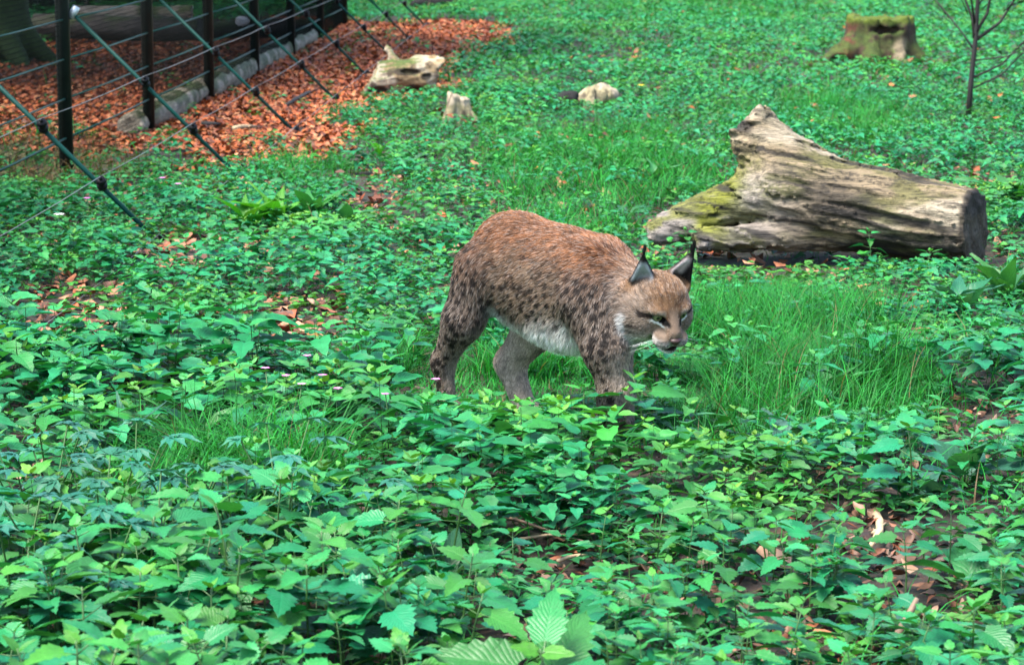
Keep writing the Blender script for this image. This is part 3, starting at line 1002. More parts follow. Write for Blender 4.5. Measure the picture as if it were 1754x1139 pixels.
LEGS = {   # joints from hip or shoulder to the paw, with radii
    'hr': [((-0.165, -0.072, 0.468), 0.096), ((-0.212, -0.108, 0.325), 0.058), ((-0.305, -0.095, 0.185), 0.031), ((-0.295, -0.088, 0.045), 0.026)],
    'hl': [((-0.140, 0.075, 0.475), 0.108), ((-0.065, 0.085, 0.315), 0.074), ((-0.190, 0.085, 0.170), 0.041), ((-0.135, 0.085, 0.045), 0.033)],
    'fr': [((0.255, -0.085, 0.43), 0.085), ((0.330, -0.105, 0.30), 0.060), ((0.358, -0.095, 0.165), 0.042), ((0.325, -0.09, 0.090), 0.035)],
    'fl': [((0.215, 0.075, 0.43), 0.082), ((0.215, 0.075, 0.29), 0.058), ((0.275, 0.030, 0.150), 0.043), ((0.300, 0.015, 0.045), 0.035)],
}
PAWS = {'hr': ((-0.265, -0.088, 0.030), 0.0), 'hl': ((-0.10, 0.085, 0.030), 0.0), 'fr': ((0.300, -0.088, 0.045), 0.9), 'fl': ((0.33, 0.01, 0.030), 0.0)}


def leg_field(p, k):
    J = LEGS[k]
    sc = (1, 1.25, 1)
    d = d_cone(p, J[0][0], J[1][0], J[0][1], J[1][1], sc if k[0] == 'h' else None) / (1.1 if k[0] == 'h' else 1)
    for (a, ra), (b_, rb) in zip(J[1:], J[2:]):
        d = smin(d, d_cone(p, a, b_, ra, rb), 0.035)
    (c, bend) = PAWS[k]
    R = np.array(Matrix.Rotation(bend, 3, 'Y'), np.float32)
    d = smin(d, d_ell(p, c, (0.052, 0.040, 0.030), R), 0.025)
    for j in (-1.5, -0.5, 0.5, 1.5):
        t = R @ np.array((0.040 - 0.004 * abs(j), 0.0165 * j, -0.006), np.float32) + np.array(c, np.float32)
        d = smin(d, d_ell(p, t, (0.022, 0.0105, 0.017), R), 0.006)
    return d


def tail_field(p):
    return d_cone(p, (-0.225, 0.03, 0.54), (-0.285, 0.06, 0.43), 0.038, 0.030)


def lynx_field(p):
    p = np.asarray(p, np.float32)
    d = trunk_field(p)
    for k in LEGS:
        d = smin(d, leg_field(p, k), 0.04 if k[0] == 'f' else 0.024)
    d = smin(d, tail_field(p), 0.03)
    far = (p[:, 0] < 0.30)
    h = np.full(len(p), 1.0, np.float32)
    i = np.where(~far)[0]
    hp = head_field(p[i])
    q = to_head(p[i])
    for k in (0, 1):
        hp = smin(hp, ear_field(q, k), 0.012)
    h[i] = hp
    d = smin(d, h, 0.045)
    return d


xs = np.concatenate([np.arange(-0.46, 0.335, 0.011), np.arange(0.335, 0.64, 0.0052)])
ys = np.concatenate([np.arange(-0.26, -0.19, 0.012), np.arange(-0.19, 0.12, 0.006), np.arange(0.12, 0.22, 0.012)])
zs = np.concatenate([np.arange(-0.02, 0.29, 0.0105), np.arange(0.29, 0.60, 0.0055), np.arange(0.60, 0.68, 0.0105)])
LV, LQ, LN = field_mesh(lynx_field, xs, ys, zs, 3)


def regions(p):
    """which part of the animal each point belongs to, softly"""
    D = [trunk_field(p), head_field(p)] + [leg_field(p, k) for k in ('hr', 'hl', 'fr', 'fl')] + [tail_field(p)]
    q = to_head(p)
    D += [ear_field(q, 0), ear_field(q, 1)]
    D = np.stack(D, 1)
    W = np.exp(-np.clip(D - D.min(1, keepdims=True), 0, 0.2) / 0.008)
    return W / W.sum(1, keepdims=True), q


# spots: points spread over the hide, each with its own size
def spread(V, dmin, rng):
    order = rng.permutation(len(V))
    keep = []
    cell = {}
    for i in order:
        v = V[i]
        c = tuple((v / dmin).astype(int))
        ok = True
        for a in (-1, 0, 1):
            for b_ in (-1, 0, 1):
                for e in (-1, 0, 1):
                    for j in cell.get((c[0] + a, c[1] + b_, c[2] + e), ()):
                        if ((V[j] - v) ** 2).sum() < dmin * dmin:
                            ok = False
                            break
        if ok:
            keep.append(i)
            cell.setdefault(c, []).append(i)
    return V[keep]


srng = np.random.default_rng(4)
SP = spread(LV, 0.0245, srng)
SPR = srng.uniform(0.55, 1.25, len(SP))
kd = KDTree(len(SP))
for i, v in enumerate(SP):
    kd.insert(v, i)
kd.balance()


def spot_mask(p):
    r = np.empty(len(p), np.float32)
    for i, v in enumerate(p):
        co, j, d = kd.find(v)
        r[i] = d / SPR[j]
    return r


def c3(*a):
    return np.array(a, np.float32)


def hide_colour(p, n, fine=0.0):
    W, q = regions(p)
    z, x = p[:, 2], p[:, 0]
    nz = n[:, 2]
    lo = fbm(p, 9.0, 71, 3)
    # trunk
    back, flank, low, white = c3(0.215, 0.090, 0.038), c3(0.180, 0.120, 0.080), c3(0.205, 0.162, 0.125), c3(0.82, 0.79, 0.75)
    hgt = z + 0.10 * (lo - 0.5) - 0.10 * np.clip(0.1 - x, 0, 0.4) * 0.0
    T = mixc(np.broadcast_to(flank, p.shape), back, sstep(0.46, 0.59, hgt))
    T = mixc(T, low, sstep(0.42, 0.33, hgt))
    T = mixc(T, white, sstep(0.375, 0.325, z + 0.06 * (lo - 0.5)) * sstep(0.45, -0.15, nz))
    r = spot_mask(p + c3(0.4, 0.0, 0.9) * 0.0)
    amt = (0.35 + 0.65 * sstep(0.55, 0.42, z)) * sstep(0.325, 0.365, z)
    streak = sstep(0.56, 0.74, fbm(p @ np.array(Matrix.Rotation(math.radians(28), 3, 'Y'), np.float32) * c3(26, 60, 75), 1.0, 13, 2)) * sstep(0.42, 0.5, z)
    dk = c3(0.024, 0.016, 0.012)
    T = mixc(T, dk, np.clip(sstep(0.0125, 0.0080, r) * amt, 0, 1))
    T = mixc(T, c3(0.09, 0.035, 0.016), streak * 0.75)
    T = T * (0.58 + 0.84 * fbm(p * c3(34, 34, 26), 1.0, 301, 2))[:, None]
    # groin: white patch ahead of the near thigh
    T = mixc(T, c3(0.66, 0.66, 0.68), sstep(0.075, 0.035, np.sqrt(((p - c3(-0.120, -0.085, 0.320)) / c3(0.75, 1.4, 1.1)) ** 2 @ np.ones(3))) * 0.9)
    # legs
    LG = mixc(np.broadcast_to(c3(0.150, 0.110, 0.084), p.shape), c3(0.145, 0.070, 0.038), sstep(0.40, 0.56, z))
    LG = mixc(LG, c3(0.27, 0.20, 0.14), sstep(0.33, 0.2, z) * 0.35)
    LG = LG * (0.7 + 0.6 * fbm(p * c3(30, 30, 22), 1.0, 331, 2))[:, None]
    inner = np.where(p[:, 1] < 0, sstep(0.0, 0.75, n[:, 1]), sstep(0.0, -0.75, n[:, 1]))
    LGs = mixc(LG, c3(0.016, 0.011, 0.009), sstep(0.0132, 0.0090, r) * 0.96)
    LGs = mixc(LGs, c3(0.55, 0.46, 0.38), inner * 0.95)
    far = sstep(0.02, 0.06, p[:, 1])
    LGs = mixc(LGs, c3(0.66, 0.54, 0.41), far * sstep(0.25, 0.15, z) * 0.85)
    LGs = LGs * np.where(far > 0.5, 0.6 + 0.8 * fbm(p * c3(40, 40, 16), 1.0, 351, 2), 1.0)[:, None]
    LGs = mixc(LGs, c3(0.16, 0.10, 0.06), far * sstep(0.16, 0.24, z) * sstep(-0.2, -0.6, n[:, 0]) * 0.7)
    # front edge of the near forelimbs and the chest paler
    LGs = mixc(LGs, c3(0.50, 0.41, 0.33), sstep(0.5, 0.95, n[:, 0]) * sstep(0.34, 0.24, z) * 0.45)
    LGs = LGs * np.where(p[:, 0] < 0.05, 0.80, 0.9)[:, None]
    wl = W[:, 2:6].sum(1)
    # head
    qx, qy, qz = q[:, 0], q[:, 1], q[:, 2]
    ay = np.abs(qy)
    red, tanc = c3(0.175, 0.100, 0.054), c3(0.200, 0.145, 0.106)
    H = mixc(np.broadcast_to(tanc, p.shape), red, sstep(0.005, 0.045, qz) * sstep(0.075, 0.04, ay))
    H = mixc(H, c3(0.19, 0.145, 0.115), sstep(0.03, -0.03, qz) * sstep(0.04, 0.07, ay) * 0.7)
    H = mixc(H, c3(0.42, 0.37, 0.32), sstep(-0.025, -0.05, qz) * sstep(0.04, 0.05, ay) * sstep(-0.03, 0.01, qx) * 0.8)
    H = H * (0.55 + 0.9 * fbm(q * c3(70, 90, 70), 1.0, 411, 2))[:, None]
    st = sstep(0.2, 0.9, np.sin(qy * 2 * math.pi / 0.0165 + 3.0 * (fbm(q, 30, 3, 2) - 0.5))) * sstep(0.02, 0.04, qz) * sstep(0.055, 0.03, ay) * sstep(-0.02, 0.02, qx)
    H = mixc(H, c3(0.055, 0.024, 0.012), st * 0.6)
    H = mixc(H, c3(0.045, 0.024, 0.014), sstep(0.52, 0.68, fbm(q * c3(60, 150, 60), 1.0, 12, 2)) * sstep(0.0, 0.03, qz) * 0.6)
    H = mixc(H, c3(0.21, 0.145, 0.105), sstep(0.080, 0.105, qx) * sstep(0.021, 0.012, ay) * sstep(-0.045, -0.03, qz))
    H = mixc(H, c3(0.06, 0.034, 0.022), sstep(0.006, 0.003, np.abs(ay - 0.0175)) * sstep(0.07, 0.08, qx) * sstep(0.11, 0.10, qx) * sstep(-0.015, 0.0, qz) * sstep(0.045, 0.03, qz) * 0.85)
    H = mixc(H, c3(0.62, 0.63, 0.64), sstep(0.0060, 0.0035, np.hypot(ay - 0.0215, 0.6 * (qz - 0.0125))) * sstep(0.06, 0.07, qx) * 0.9)
    H = mixc(H, c3(0.17, 0.085, 0.045), sstep(0.004, 0.0, np.abs(ay - 0.020)) * sstep(0.07, 0.09, qx) * sstep(-0.03, -0.02, qz) * 0.6)
    H = mixc(H, c3(0.40, 0.37, 0.34), sstep(0.074, 0.09, qx) * sstep(-0.026, -0.034, qz) * 0.9)
    H = mixc(H, c3(0.72, 0.70, 0.66), sstep(-0.062, -0.070, qz) * sstep(0.02, 0.05, qx))
    for zz, n_ in ((-0.034, 0.0), (-0.043, 0.35), (-0.052, 0.1)):
        dots = sstep(0.0032, 0.0016, np.abs(qz - zz)) * (0.55 + 0.45 * sstep(0.0, 0.6, np.sin((ay / 0.0085 + n_) * 2 * math.pi)))
        H = mixc(H, c3(0.015, 0.01, 0.01), dots * sstep(0.016, 0.022, ay) * sstep(0.05, 0.044, ay) * sstep(0.07, 0.08, qx) * 0.9)
    H = mixc(H, c3(0.02, 0.012, 0.01), sstep(0.0105, 0.0070, np.abs(qz + 0.0640 - 0.10 * ay)) * sstep(0.06, 0.075, qx) * sstep(0.056, 0.05, ay))
    # cheek stripes, the line behind the eye, the pale ruff
    u1 = qz - 0.019 + 0.15 * (ay - 0.05)
    H = mixc(H, c3(0.016, 0.010, 0.008), sstep(0.0085, 0.0045, np.abs(u1)) * sstep(0.045, 0.052, ay) * sstep(0.092, 0.08, ay) * sstep(-0.035, -0.01, qx))
    for off in (-0.008, -0.030):
        u2 = qz - off + 0.45 * (ay - 0.05)
        H = mixc(H, c3(0.03, 0.02, 0.016), sstep(0.009, 0.005, np.abs(u2)) * sstep(0.045, 0.055, ay) * sstep(0.075, 0.05, qx) * 0.8)
    H = mixc(H, c3(0.80, 0.79, 0.75), sstep(0.0046, 0.0028, np.abs(qz - 0.0020 - 0.30 * (ay - 0.036))) * sstep(0.024, 0.029, ay) * sstep(0.060, 0.054, ay) * sstep(0.045, 0.06, qx))
    H = mixc(H, c3(0.34, 0.27, 0.21), sstep(0.009, 0.004, np.abs(qz - 0.0395)) * sstep(0.02, 0.026, ay) * sstep(0.052, 0.045, ay) * sstep(0.05, 0.065, qx) * 0.7)
    eye = np.sqrt(((ay - 0.036) / 0.0260) ** 2 + ((qz - 0.0185 - 0.20 * (ay - 0.036)) / 0.0135) ** 2)
    H = mixc(H, c3(0.008, 0.006, 0.005), sstep(1.05, 0.8, eye) * sstep(0.04, 0.05, qx))
    H = mixc(H, c3(0.025, 0.018, 0.015), sstep(0.012, 0.006, np.abs(qx + 0.020)) * sstep(0.055, 0.065, ay) * sstep(-0.02, -0.04, qz) * 0.9)
    H = mixc(H, c3(0.10, 0.075, 0.06), sstep(-0.015, -0.035, qx) * sstep(0.03, -0.01, qz) * sstep(0.05, 0.07, ay) * 0.6)
    H = mixc(H, c3(0.60, 0.60, 0.60), sstep(0.014, 0.008, np.abs(qx - 0.010 + 0.1 * qz)) * sstep(0.062, 0.07, ay) * sstep(0.0, -0.015, qz) * 0.95)
    # neck and throat
    neck = sstep(0.27, 0.36, x)
    T = mixc(T, c3(0.60, 0.57, 0.53), neck * sstep(0.39, 0.30, z) * 0.85)
    T = mixc(T, c3(0.24, 0.185, 0.155), neck * sstep(0.54, 0.46, z) * sstep(0.33, 0.40, z) * 0.6)
    # ears
    EC = np.zeros_like(p)
    for k in (0, 1):
        s_, base, E, L_, tip = EARS[k]
        r_ = (q - base) @ E
        nn = (n @ HR) @ E
        hh = r_[:, 2] / L_
        half = np.maximum(0.049 * (1 - hh), 0.005)
        edge = np.abs(r_[:, 1]) / half
        wgt = sstep(0.95, 0.75, edge) * sstep(0.85, 0.66, hh) * sstep(0.10, 0.26, hh)
        col = mixc(np.broadcast_to(c3(0.010, 0.009, 0.009), p.shape), c3(0.42, 0.46, 0.49) if k == 0 else c3(0.60, 0.52, 0.50), wgt if k == 0 else wgt * sstep(0.012, -0.004, r_[:, 1] * 1.0))
        lowc = sstep(0.12, 0.0, hh)
        col = mixc(col, c3(0.27, 0.15, 0.08), lowc)
        EC += col * W[:, 7 + k:8 + k]
    tl = mixc(np.broadcast_to(c3(0.28, 0.15, 0.08), p.shape), c3(0.012, 0.01, 0.01), sstep(0.46, 0.43, z))
    C = T * W[:, 0:1] + H * W[:, 1:2] + LGs * wl[:, None] + tl * W[:, 6:7] + EC
    return C, W, q


LT, LW, Lq = hide_colour(LV, LN)
m_skin, nt, b = new_mat('lynx_hide')
a_ = nt.nodes.new('ShaderNodeAttribute')
a_.attribute_name = 'tint'
nt.links.new(a_.outputs['Color'], b.inputs['Base Color'])
b.inputs['Roughness'].default_value = 0.85
b.inputs['Specular IOR Level'].default_value = 0.1
body = link('body', mesh_np('lynx_body', LV, LQ, None, LT * 0.65), m_skin, lynx)

# fur, strand by strand
frng = np.random.default_rng(21)
P4 = LV[LQ]
ar = 0.5 * (np.linalg.norm(np.cross(P4[:, 1] - P4[:, 0], P4[:, 2] - P4[:, 0]), axis=1) + np.linalg.norm(np.cross(P4[:, 2] - P4[:, 0], P4[:, 3] - P4[:, 0]), axis=1))
fc = P4.mean(1)
wt = ar * np.where(fc[:, 0] > 0.36, 2.6, 1.0) * np.where((fc[:, 1] > 0.05) & (fc[:, 0] < 0.33) & (fc[:, 2] > 0.32), 0.6, 1.15)
NF = 290000
fi = frng.choice(len(LQ), NF, p=wt / wt.sum())
u, v = frng.random((NF, 1)), frng.random((NF, 1))
q4, n4 = P4[fi], LN[LQ][fi]


def bil(a):
    return ((1 - u) * (1 - v) * a[:, 0] + u * (1 - v) * a[:, 1] + u * v * a[:, 2] + (1 - u) * v * a[:, 3]).astype(np.float32)


FP, FN = bil(q4), bil(n4)
FN /= np.linalg.norm(FN, axis=1, keepdims=True)
jit = frng.normal(size=FP.shape).astype(np.float32)
FCOL, FW, Fq = hide_colour(FP + jit * 0.0012, FN)
eyed = np.minimum(np.linalg.norm((Fq - c3(0.077, 0.036, 0.0185)) / c3(1.6, 1.6, 0.92), axis=1), np.linalg.norm((Fq - c3(0.077, -0.036, 0.0185)) / c3(1.6, 1.6, 0.92), axis=1))
nosed = np.linalg.norm((Fq - c3(0.136, 0, -0.027)) / c3(1, 1.2, 1), axis=1)
keep = (eyed > 0.0125) & (nosed > 0.0135)
FP, FN, FCOL, FW, Fq = FP[keep], FN[keep], FCOL[keep], FW[keep], Fq[keep]
NF = len(FP)
# lie of the fur
flow = FW[:, 0:1] * c3(-0.9, 0, -0.5) + FW[:, 2:6].sum(1)[:, None] * c3(-0.35, 0, -1.0) + FW[:, 6:7] * c3(-0.4, 0.1, -1)
hn = Fq - c3(0.16, 0, -0.01)
hn /= np.linalg.norm(hn, axis=1, keepdims=True)
chk = sstep(0.045, 0.075, np.abs(Fq[:, 1])) * sstep(0.02, -0.02, Fq[:, 2])
hn = hn * (1 - chk[:, None]) + chk[:, None] * np.stack([np.full(NF, -0.65), 0.55 * np.sign(Fq[:, 1]), np.full(NF, -0.65)], 1)
flow = flow + FW[:, 1:2] * (hn @ HR.T)
for k in (0, 1):
    flow = flow + FW[:, 7 + k:8 + k] * (EARS[k][2][:, 2] @ HR.T)
belly = sstep(0.38, 0.31, FP[:, 2]) * FW[:, 0] * sstep(0.4, -0.1, FN[:, 2])
flow = flow + belly[:, None] * c3(-0.1, 0, -1.2)
# swirls in the coat
flow = flow + 0.55 * (np.stack([fbm(FP, 14, 1, 2), fbm(FP, 14, 2, 2), fbm(FP, 14, 3, 2)], 1) - 0.5)
flow -= (flow * FN).sum(1, keepdims=True) * FN
flow /= np.maximum(np.linalg.norm(flow, axis=1, keepdims=True), 1e-5)
hl_ = 0.013 * (1 - sstep(0.05, 0.095, Fq[:, 0])) + 0.0070 * sstep(0.05, 0.095, Fq[:, 0]) + 0.034 * chk * sstep(0.05, -0.01, Fq[:, 0])
legl = 0.0155 + 0.011 * sstep(0.2, 0.42, FP[:, 2])
LEN = FW[:, 0] * (0.026 + 0.008 * sstep(0.4, 0.3, FP[:, 2]) + 0.02 * belly + 0.006 * sstep(0.27, 0.36, FP[:, 0])) + FW[:, 1] * hl_ + FW[:, 2:6].sum(1) * legl + FW[:, 6] * 0.02 + FW[:, 7:9].sum(1) * 0.006
LEN = LEN * np.where(FW[:, 1] > 0.5, 0.9, 0.74) * frng.uniform(0.65, 1.2, NF) * np.where(eyed[keep] < 0.018, 0.4, 1)
lift = 0.30 + 0.25 * frng.random(NF) + 0.35 * belly
lift = lift * np.where(FW[:, 1] > 0.5, 0.75, 1.0)
d0 = flow * (1 - lift[:, None] * 0.4) + FN * lift[:, None] + 0.10 * frng.normal(size=FP.shape)
d0 /= np.linalg.norm(d0, axis=1, keepdims=True)
d1 = flow + FN * 0.10 + c3(0, 0, -0.22) + 0.14 * frng.normal(size=FP.shape)
d1 /= np.linalg.norm(d1, axis=1, keepdims=True)
S = np.linspace(0, 1, 5)[None, :, None]
CP = FP[:, None] - FN[:, None] * 0.0015 + LEN[:, None, None] * (d0[:, None] * S * (1 - 0.5 * S) + d1[:, None] * 0.5 * S * S)
# tips gather into locks
gidx = np.where(frng.random(NF) < 0.045)[0]
kg = KDTree(len(gidx))
for i, gi_ in enumerate(gidx):
    kg.insert(FP[gi_], i)
kg.balance()
near = np.array([kg.find(v)[1] for v in FP])
G = gidx[near]
cl = (0.36 * (FW[:, 0] + FW[:, 2:6].sum(1)) + 0.35 * FW[:, 1])[:, None, None] * S ** 1.3
off = (CP[G] - FP[G][:, None])
target = FP[:, None] * 0.25 + FP[G][:, None] * 0.75 + off * (LEN / np.maximum(LEN[G], 1e-4)).clip(0.5, 1.6)[:, None, None]
CP = CP * (1 - cl) + target * cl
bright = (0.60 + 0.75 * frng.random(NF)) * (0.78 + 0.44 * frng.random(NF)[G]) * np.where(frng.random(NF)[G] < 0.08, 0.6, 1.0) * np.where(frng.random(NF) < 0.2, 0.45, 1.0)
FCOL = np.clip(FCOL * bright[:, None], 0.002, 0.85)
grey = frng.random(NF) < 0.16                      # pale guard hairs
FCOL[grey] = FCOL[grey] * 0.55 + c3(0.40, 0.36, 0.33) * 0.45 * (FCOL[grey].mean(1, keepdims=True) > 0.03)


def hair_object(name, CP, col, radius, mat, parent):
    n, k = CP.shape[:2]
    hc = bpy.data.hair_curves.new(name)
    hc.add_curves([k] * n)
    hc.attributes['position'].data.foreach_set('vector', np.ascontiguousarray(CP, np.float32).ravel())
    ra = hc.attributes.get('radius') or hc.attributes.new('radius', 'FLOAT', 'POINT')
    ra.data.foreach_set('value', np.ascontiguousarray(radius, np.float32).ravel())
    ca = hc.attributes.new('tint', 'FLOAT_COLOR', 'CURVE')
    ca.data.foreach_set('color', np.concatenate([col, np.ones((n, 1))], 1).astype(np.float32).ravel())
    o = bpy.data.objects.new(name, hc)
    COL.objects.link(o)
    hc.materials.append(mat)
    o.parent = parent
    return o


m_fur, nt, b = new_mat('lynx_fur')
a_ = nt.nodes.new('ShaderNodeAttribute')
a_.attribute_name = 'tint'
hi_ = nt.nodes.new('ShaderNodeHairInfo')
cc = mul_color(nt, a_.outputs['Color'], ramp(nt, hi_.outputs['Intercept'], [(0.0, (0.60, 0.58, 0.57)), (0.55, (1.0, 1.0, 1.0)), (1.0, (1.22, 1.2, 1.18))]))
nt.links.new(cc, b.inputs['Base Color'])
b.inputs['Roughness'].default_value = 0.55
b.inputs['Specular IOR Level'].default_value = 0.25
rad = np.linspace(1, 0.25, 5)[None, :] * np.where(FW[:, 1] + FW[:, 7] + FW[:, 8] > 0.5, 0.00055, 0.00072)[:, None]
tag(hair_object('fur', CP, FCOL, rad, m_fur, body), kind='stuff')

# ear tufts
TP, TR = [], []
for k in (0, 1):
    s_, base, E, L_, tip = EARS[k]
    for i in range(90):
        f = frng.random()
        st_ = base + E @ c3(frng.normal() * 0.0015, frng.normal() * 0.002, L_ * (0.86 + 0.14 * f))
        ax_ = E[:, 2] * 0.93 + np.array((-0.15, -0.28 * s_ * (1 if k == 0 else 1), 0.30)) + frng.normal(size=3) * 0.09
        ax_ /= np.linalg.norm(ax_)
        l = frng.uniform(0.018, 0.042)
        TP.append([from_head(st_ + ax_ * l * t + np.array((-0.004, 0, 0)) * t * t) for t in (0, 0.33, 0.66, 1)])
TP = np.array(TP)
for k, nm in ((0, 'ear_tuft'), (1, 'ear_tuft')):
    pts = TP[k * 90:(k + 1) * 90]
    hair_object(nm, pts, np.full((90, 3), 0.006), np.broadcast_to(np.array([[0.0009, 0.0008, 0.0006, 0.0002]]), (90, 4)), m_fur, body)

# whiskers
WP = []
for s_ in (-1, 1):
    for i in range(6):
        q0 = c3(0.108 - 0.004 * (i % 3), s_ * (0.030 + 0.0045 * (i % 3)), -0.036 - 0.0075 * (i // 3))
        d_ = c3(-0.15 + 0.08 * frng.normal(), s_ * 1.0, -0.30 - 0.1 * (i // 3) + 0.08 * frng.normal())
        d_ /= np.linalg.norm(d_)
        l = frng.uniform(0.055, 0.085)
        WP.append([from_head(q0 + d_ * l * t + c3(-0.020, 0, -0.014) * t * t) for t in (0, 0.25, 0.5, 0.75, 1)])
hair_object('whiskers', np.array(WP), np.full((12, 3), 0.70), np.broadcast_to(np.array([[0.00026, 0.00024, 0.0002, 0.00017, 0.0001]]), (12, 5)), m_fur, lynx)

# eyes and nose
m_eye, nt, b = new_mat('lynx_eye')
tc = nt.nodes.new('ShaderNodeTexCoord')
sp = nt.nodes.new('ShaderNodeSeparateXYZ')
nt.links.new(tc.outputs['Object'], sp.inputs[0])
rr = math_node(nt, 'POWER', math_node(nt, 'ADD', math_node(nt, 'MULTIPLY', sp.outputs[1], sp.outputs[1]), math_node(nt, 'MULTIPLY', sp.outputs[2], sp.outputs[2])), 0.5)
nt.links.new(ramp(nt, math_node(nt, 'MULTIPLY', rr, 44.0), [(0.0, (0.004, 0.004, 0.004)), (0.20, (0.004, 0.004, 0.004)), (0.25, (0.13, 0.13, 0.06)), (0.50, (0.085, 0.09, 0.04)), (0.60, (0.01, 0.01, 0.008))]), b.inputs['Base Color'])
b.inputs['Roughness'].default_value = 0.08
bm_ = MB()
R_ = 0.0190
lat = np.linspace(0, math.pi, 13)
pts, rads = [(R_ * math.cos(t), 0, 0) for t in lat], [max(1e-4, R_ * math.sin(t)) for t in lat]
bm_.tube(pts, rads, 18)
eye_me = bm_.mesh('eye')
for s_ in (-1, 1):
    o = link('eye', eye_me, m_eye, lynx)
    look = HR @ np.array(Matrix.Rotation(s_ * 0.22, 3, 'Z') @ Matrix.Rotation(-0.06, 3, 'Y'), np.float32)
    mw = Matrix.Translation(Vector(from_head(c3(0.0655, 0.036 * s_, 0.0185)))) @ Matrix([[float(a) for a in r] for r in look]).to_4x4()
    o.matrix_local = mw


def nose_field(p):
    d = d_ell(p, (0.136, 0, -0.0245), (0.012, 0.0165, 0.0085))
    d = smin(d, d_ell(p, (0.136, 0, -0.034), (0.009, 0.008, 0.008)), 0.008)
    for s_ in (-1, 1):
        d = -smin(-d, d_ell(p, (0.147, 0.0095 * s_, -0.028), (0.006, 0.0042, 0.003)), 0.002)
    return d


V, Q, Nn = field_mesh(nose_field, np.arange(0.118, 0.156, 0.0016), np.arange(-0.022, 0.023, 0.0016), np.arange(-0.048, -0.01, 0.0016))
link('nose', mesh_np('nose', from_head(V), Q), plain_mat('nose_leather', (0.036, 0.016, 0.014), 0.55, noise=300.0), lynx)

# ------------------------------------------------------------------ undergrowth: where what grows (ellipses on the ground, named by what they surround)
def ell(P, cx, cy, rx, ry, soft=0.35):
    px, py, g = P
    r = np.sqrt(((px - cx) / rx) ** 2 + ((py - cy) / ry) ** 2) + 0.45 * (fbm(g, 2.2, 77, 3) - 0.5)
    return sstep(1 + soft, 1 - soft, r)


def poly(P, pts, wob=0.35):
    """inside a polygon given by ground points, with an uneven border"""
    px, py, g = P
    gxy = np.array([ground(*q) for q in pts])
    x = g[:, 0] + wob * (fbm(g, 2.5, 15, 3) - 0.5) * 2
    y = g[:, 1] + wob * (fbm(g, 2.5, 25, 3) - 0.5) * 4
    ins = np.zeros(len(x), bool)
    j = len(gxy) - 1
    for i in range(len(gxy)):
        xi, yi, xj, yj = gxy[i, 0], gxy[i, 1], gxy[j, 0], gxy[j, 1]
        c = ((yi > y) != (yj > y)) & (x < (xj - xi) * (y - yi) / (yj - yi + 1e-9) + xi)
        ins ^= c
        j = i
    return ins.astype(np.float32)


ORANGE = [(-420, 400), (-200, 262), (60, 240), (220, 262), (400, 285), (500, 262), (590, 285), (600, 235), (640, 190), (740, 165), (770, 130), (850, 80), (885, 40), (600, 44), (560, 20), (420, 40), (100, 60), (-400, 60)]


def mx(*a):
    r = a[0]
    for b_ in a[1:]:
        r = np.maximum(r, b_)
    return r


def zones(x, y):
    px, py, Z = project(x, y)
    P = (px, py, np.stack([x, y], 1).astype(np.float32))
    orange = poly(P, ORANGE, 0.6)
    bare = mx(ell(P, 105, 545, 105, 48), ell(P, 300, 440, 65, 26), ell(P, 520, 556, 75, 42), ell(P, 636, 352, 42, 26), ell(P, 55, 815, 60, 40),
              0.7 * ell(P, 940, 965, 75, 38), 0.6 * ell(P, 1180, 1010, 230, 50), 0.85 * ell(P, 1480, 935, 80, 70), 0.65 * ell(P, 1420, 1120, 190, 60), 0.85 * ell(P, 880, 1150, 120, 60),
              0.45 * ell(P, 1690, 720, 110, 60), 0.7 * ell(P, 1600, 1040, 160, 90), 0.85 * ell(P, 1040, 105, 70, 12), 0.6 * ell(P, 470, 430, 60, 20), 0.7 * ell(P, 660, 880, 90, 30), 0.6 * ell(P, 430, 1040, 120, 50))
    grass = mx(ell(P, 1320, 700, 260, 95), 0.9 * ell(P, 1030, 300, 200, 75), ell(P, 900, 690, 200, 65), ell(P, 725, 640, 85, 40), 0.8 * ell(P, 1390, 215, 170, 35), 0.85 * ell(P, 520, 290, 85, 34),
               0.95 * ell(P, 350, 860, 200, 70), 0.75 * ell(P, 1190, 25, 190, 22), 0.7 * ell(P, 980, 400, 130, 40), 0.7 * ell(P, 1300, 560, 200, 60), 0.5 * ell(P, 640, 650, 150, 40), 0.6 * ell(P, 1500, 130, 150, 18))
    dry = ell(P, 60, 290, 190, 48)
    return px, py, Z, orange, bare, grass, dry


def scatter_pts(rho, z0, z1, rng, margin=0.12):
    """points strewn over the ground between two distances"""
    hw = 877.0 / F_PX * (1 + margin)
    area = hw * (z1 * z1 - z0 * z0)
    n = int(area * rho)
    y = np.sqrt(rng.uniform(z0 * z0, z1 * z1, n))
    x = rng.uniform(-1, 1, n) * hw * y
    return x, y


# the lynx's own footprint, its line of sight, and the other things that plants must not cover
ca, sa = math.cos(-LYNX_RZ), math.sin(-LYNX_RZ)


def lynx_xy(x, y):
    dx, dy = x - LYX[0], y - LYX[1]
    return dx * ca - dy * sa, dx * sa + dy * ca


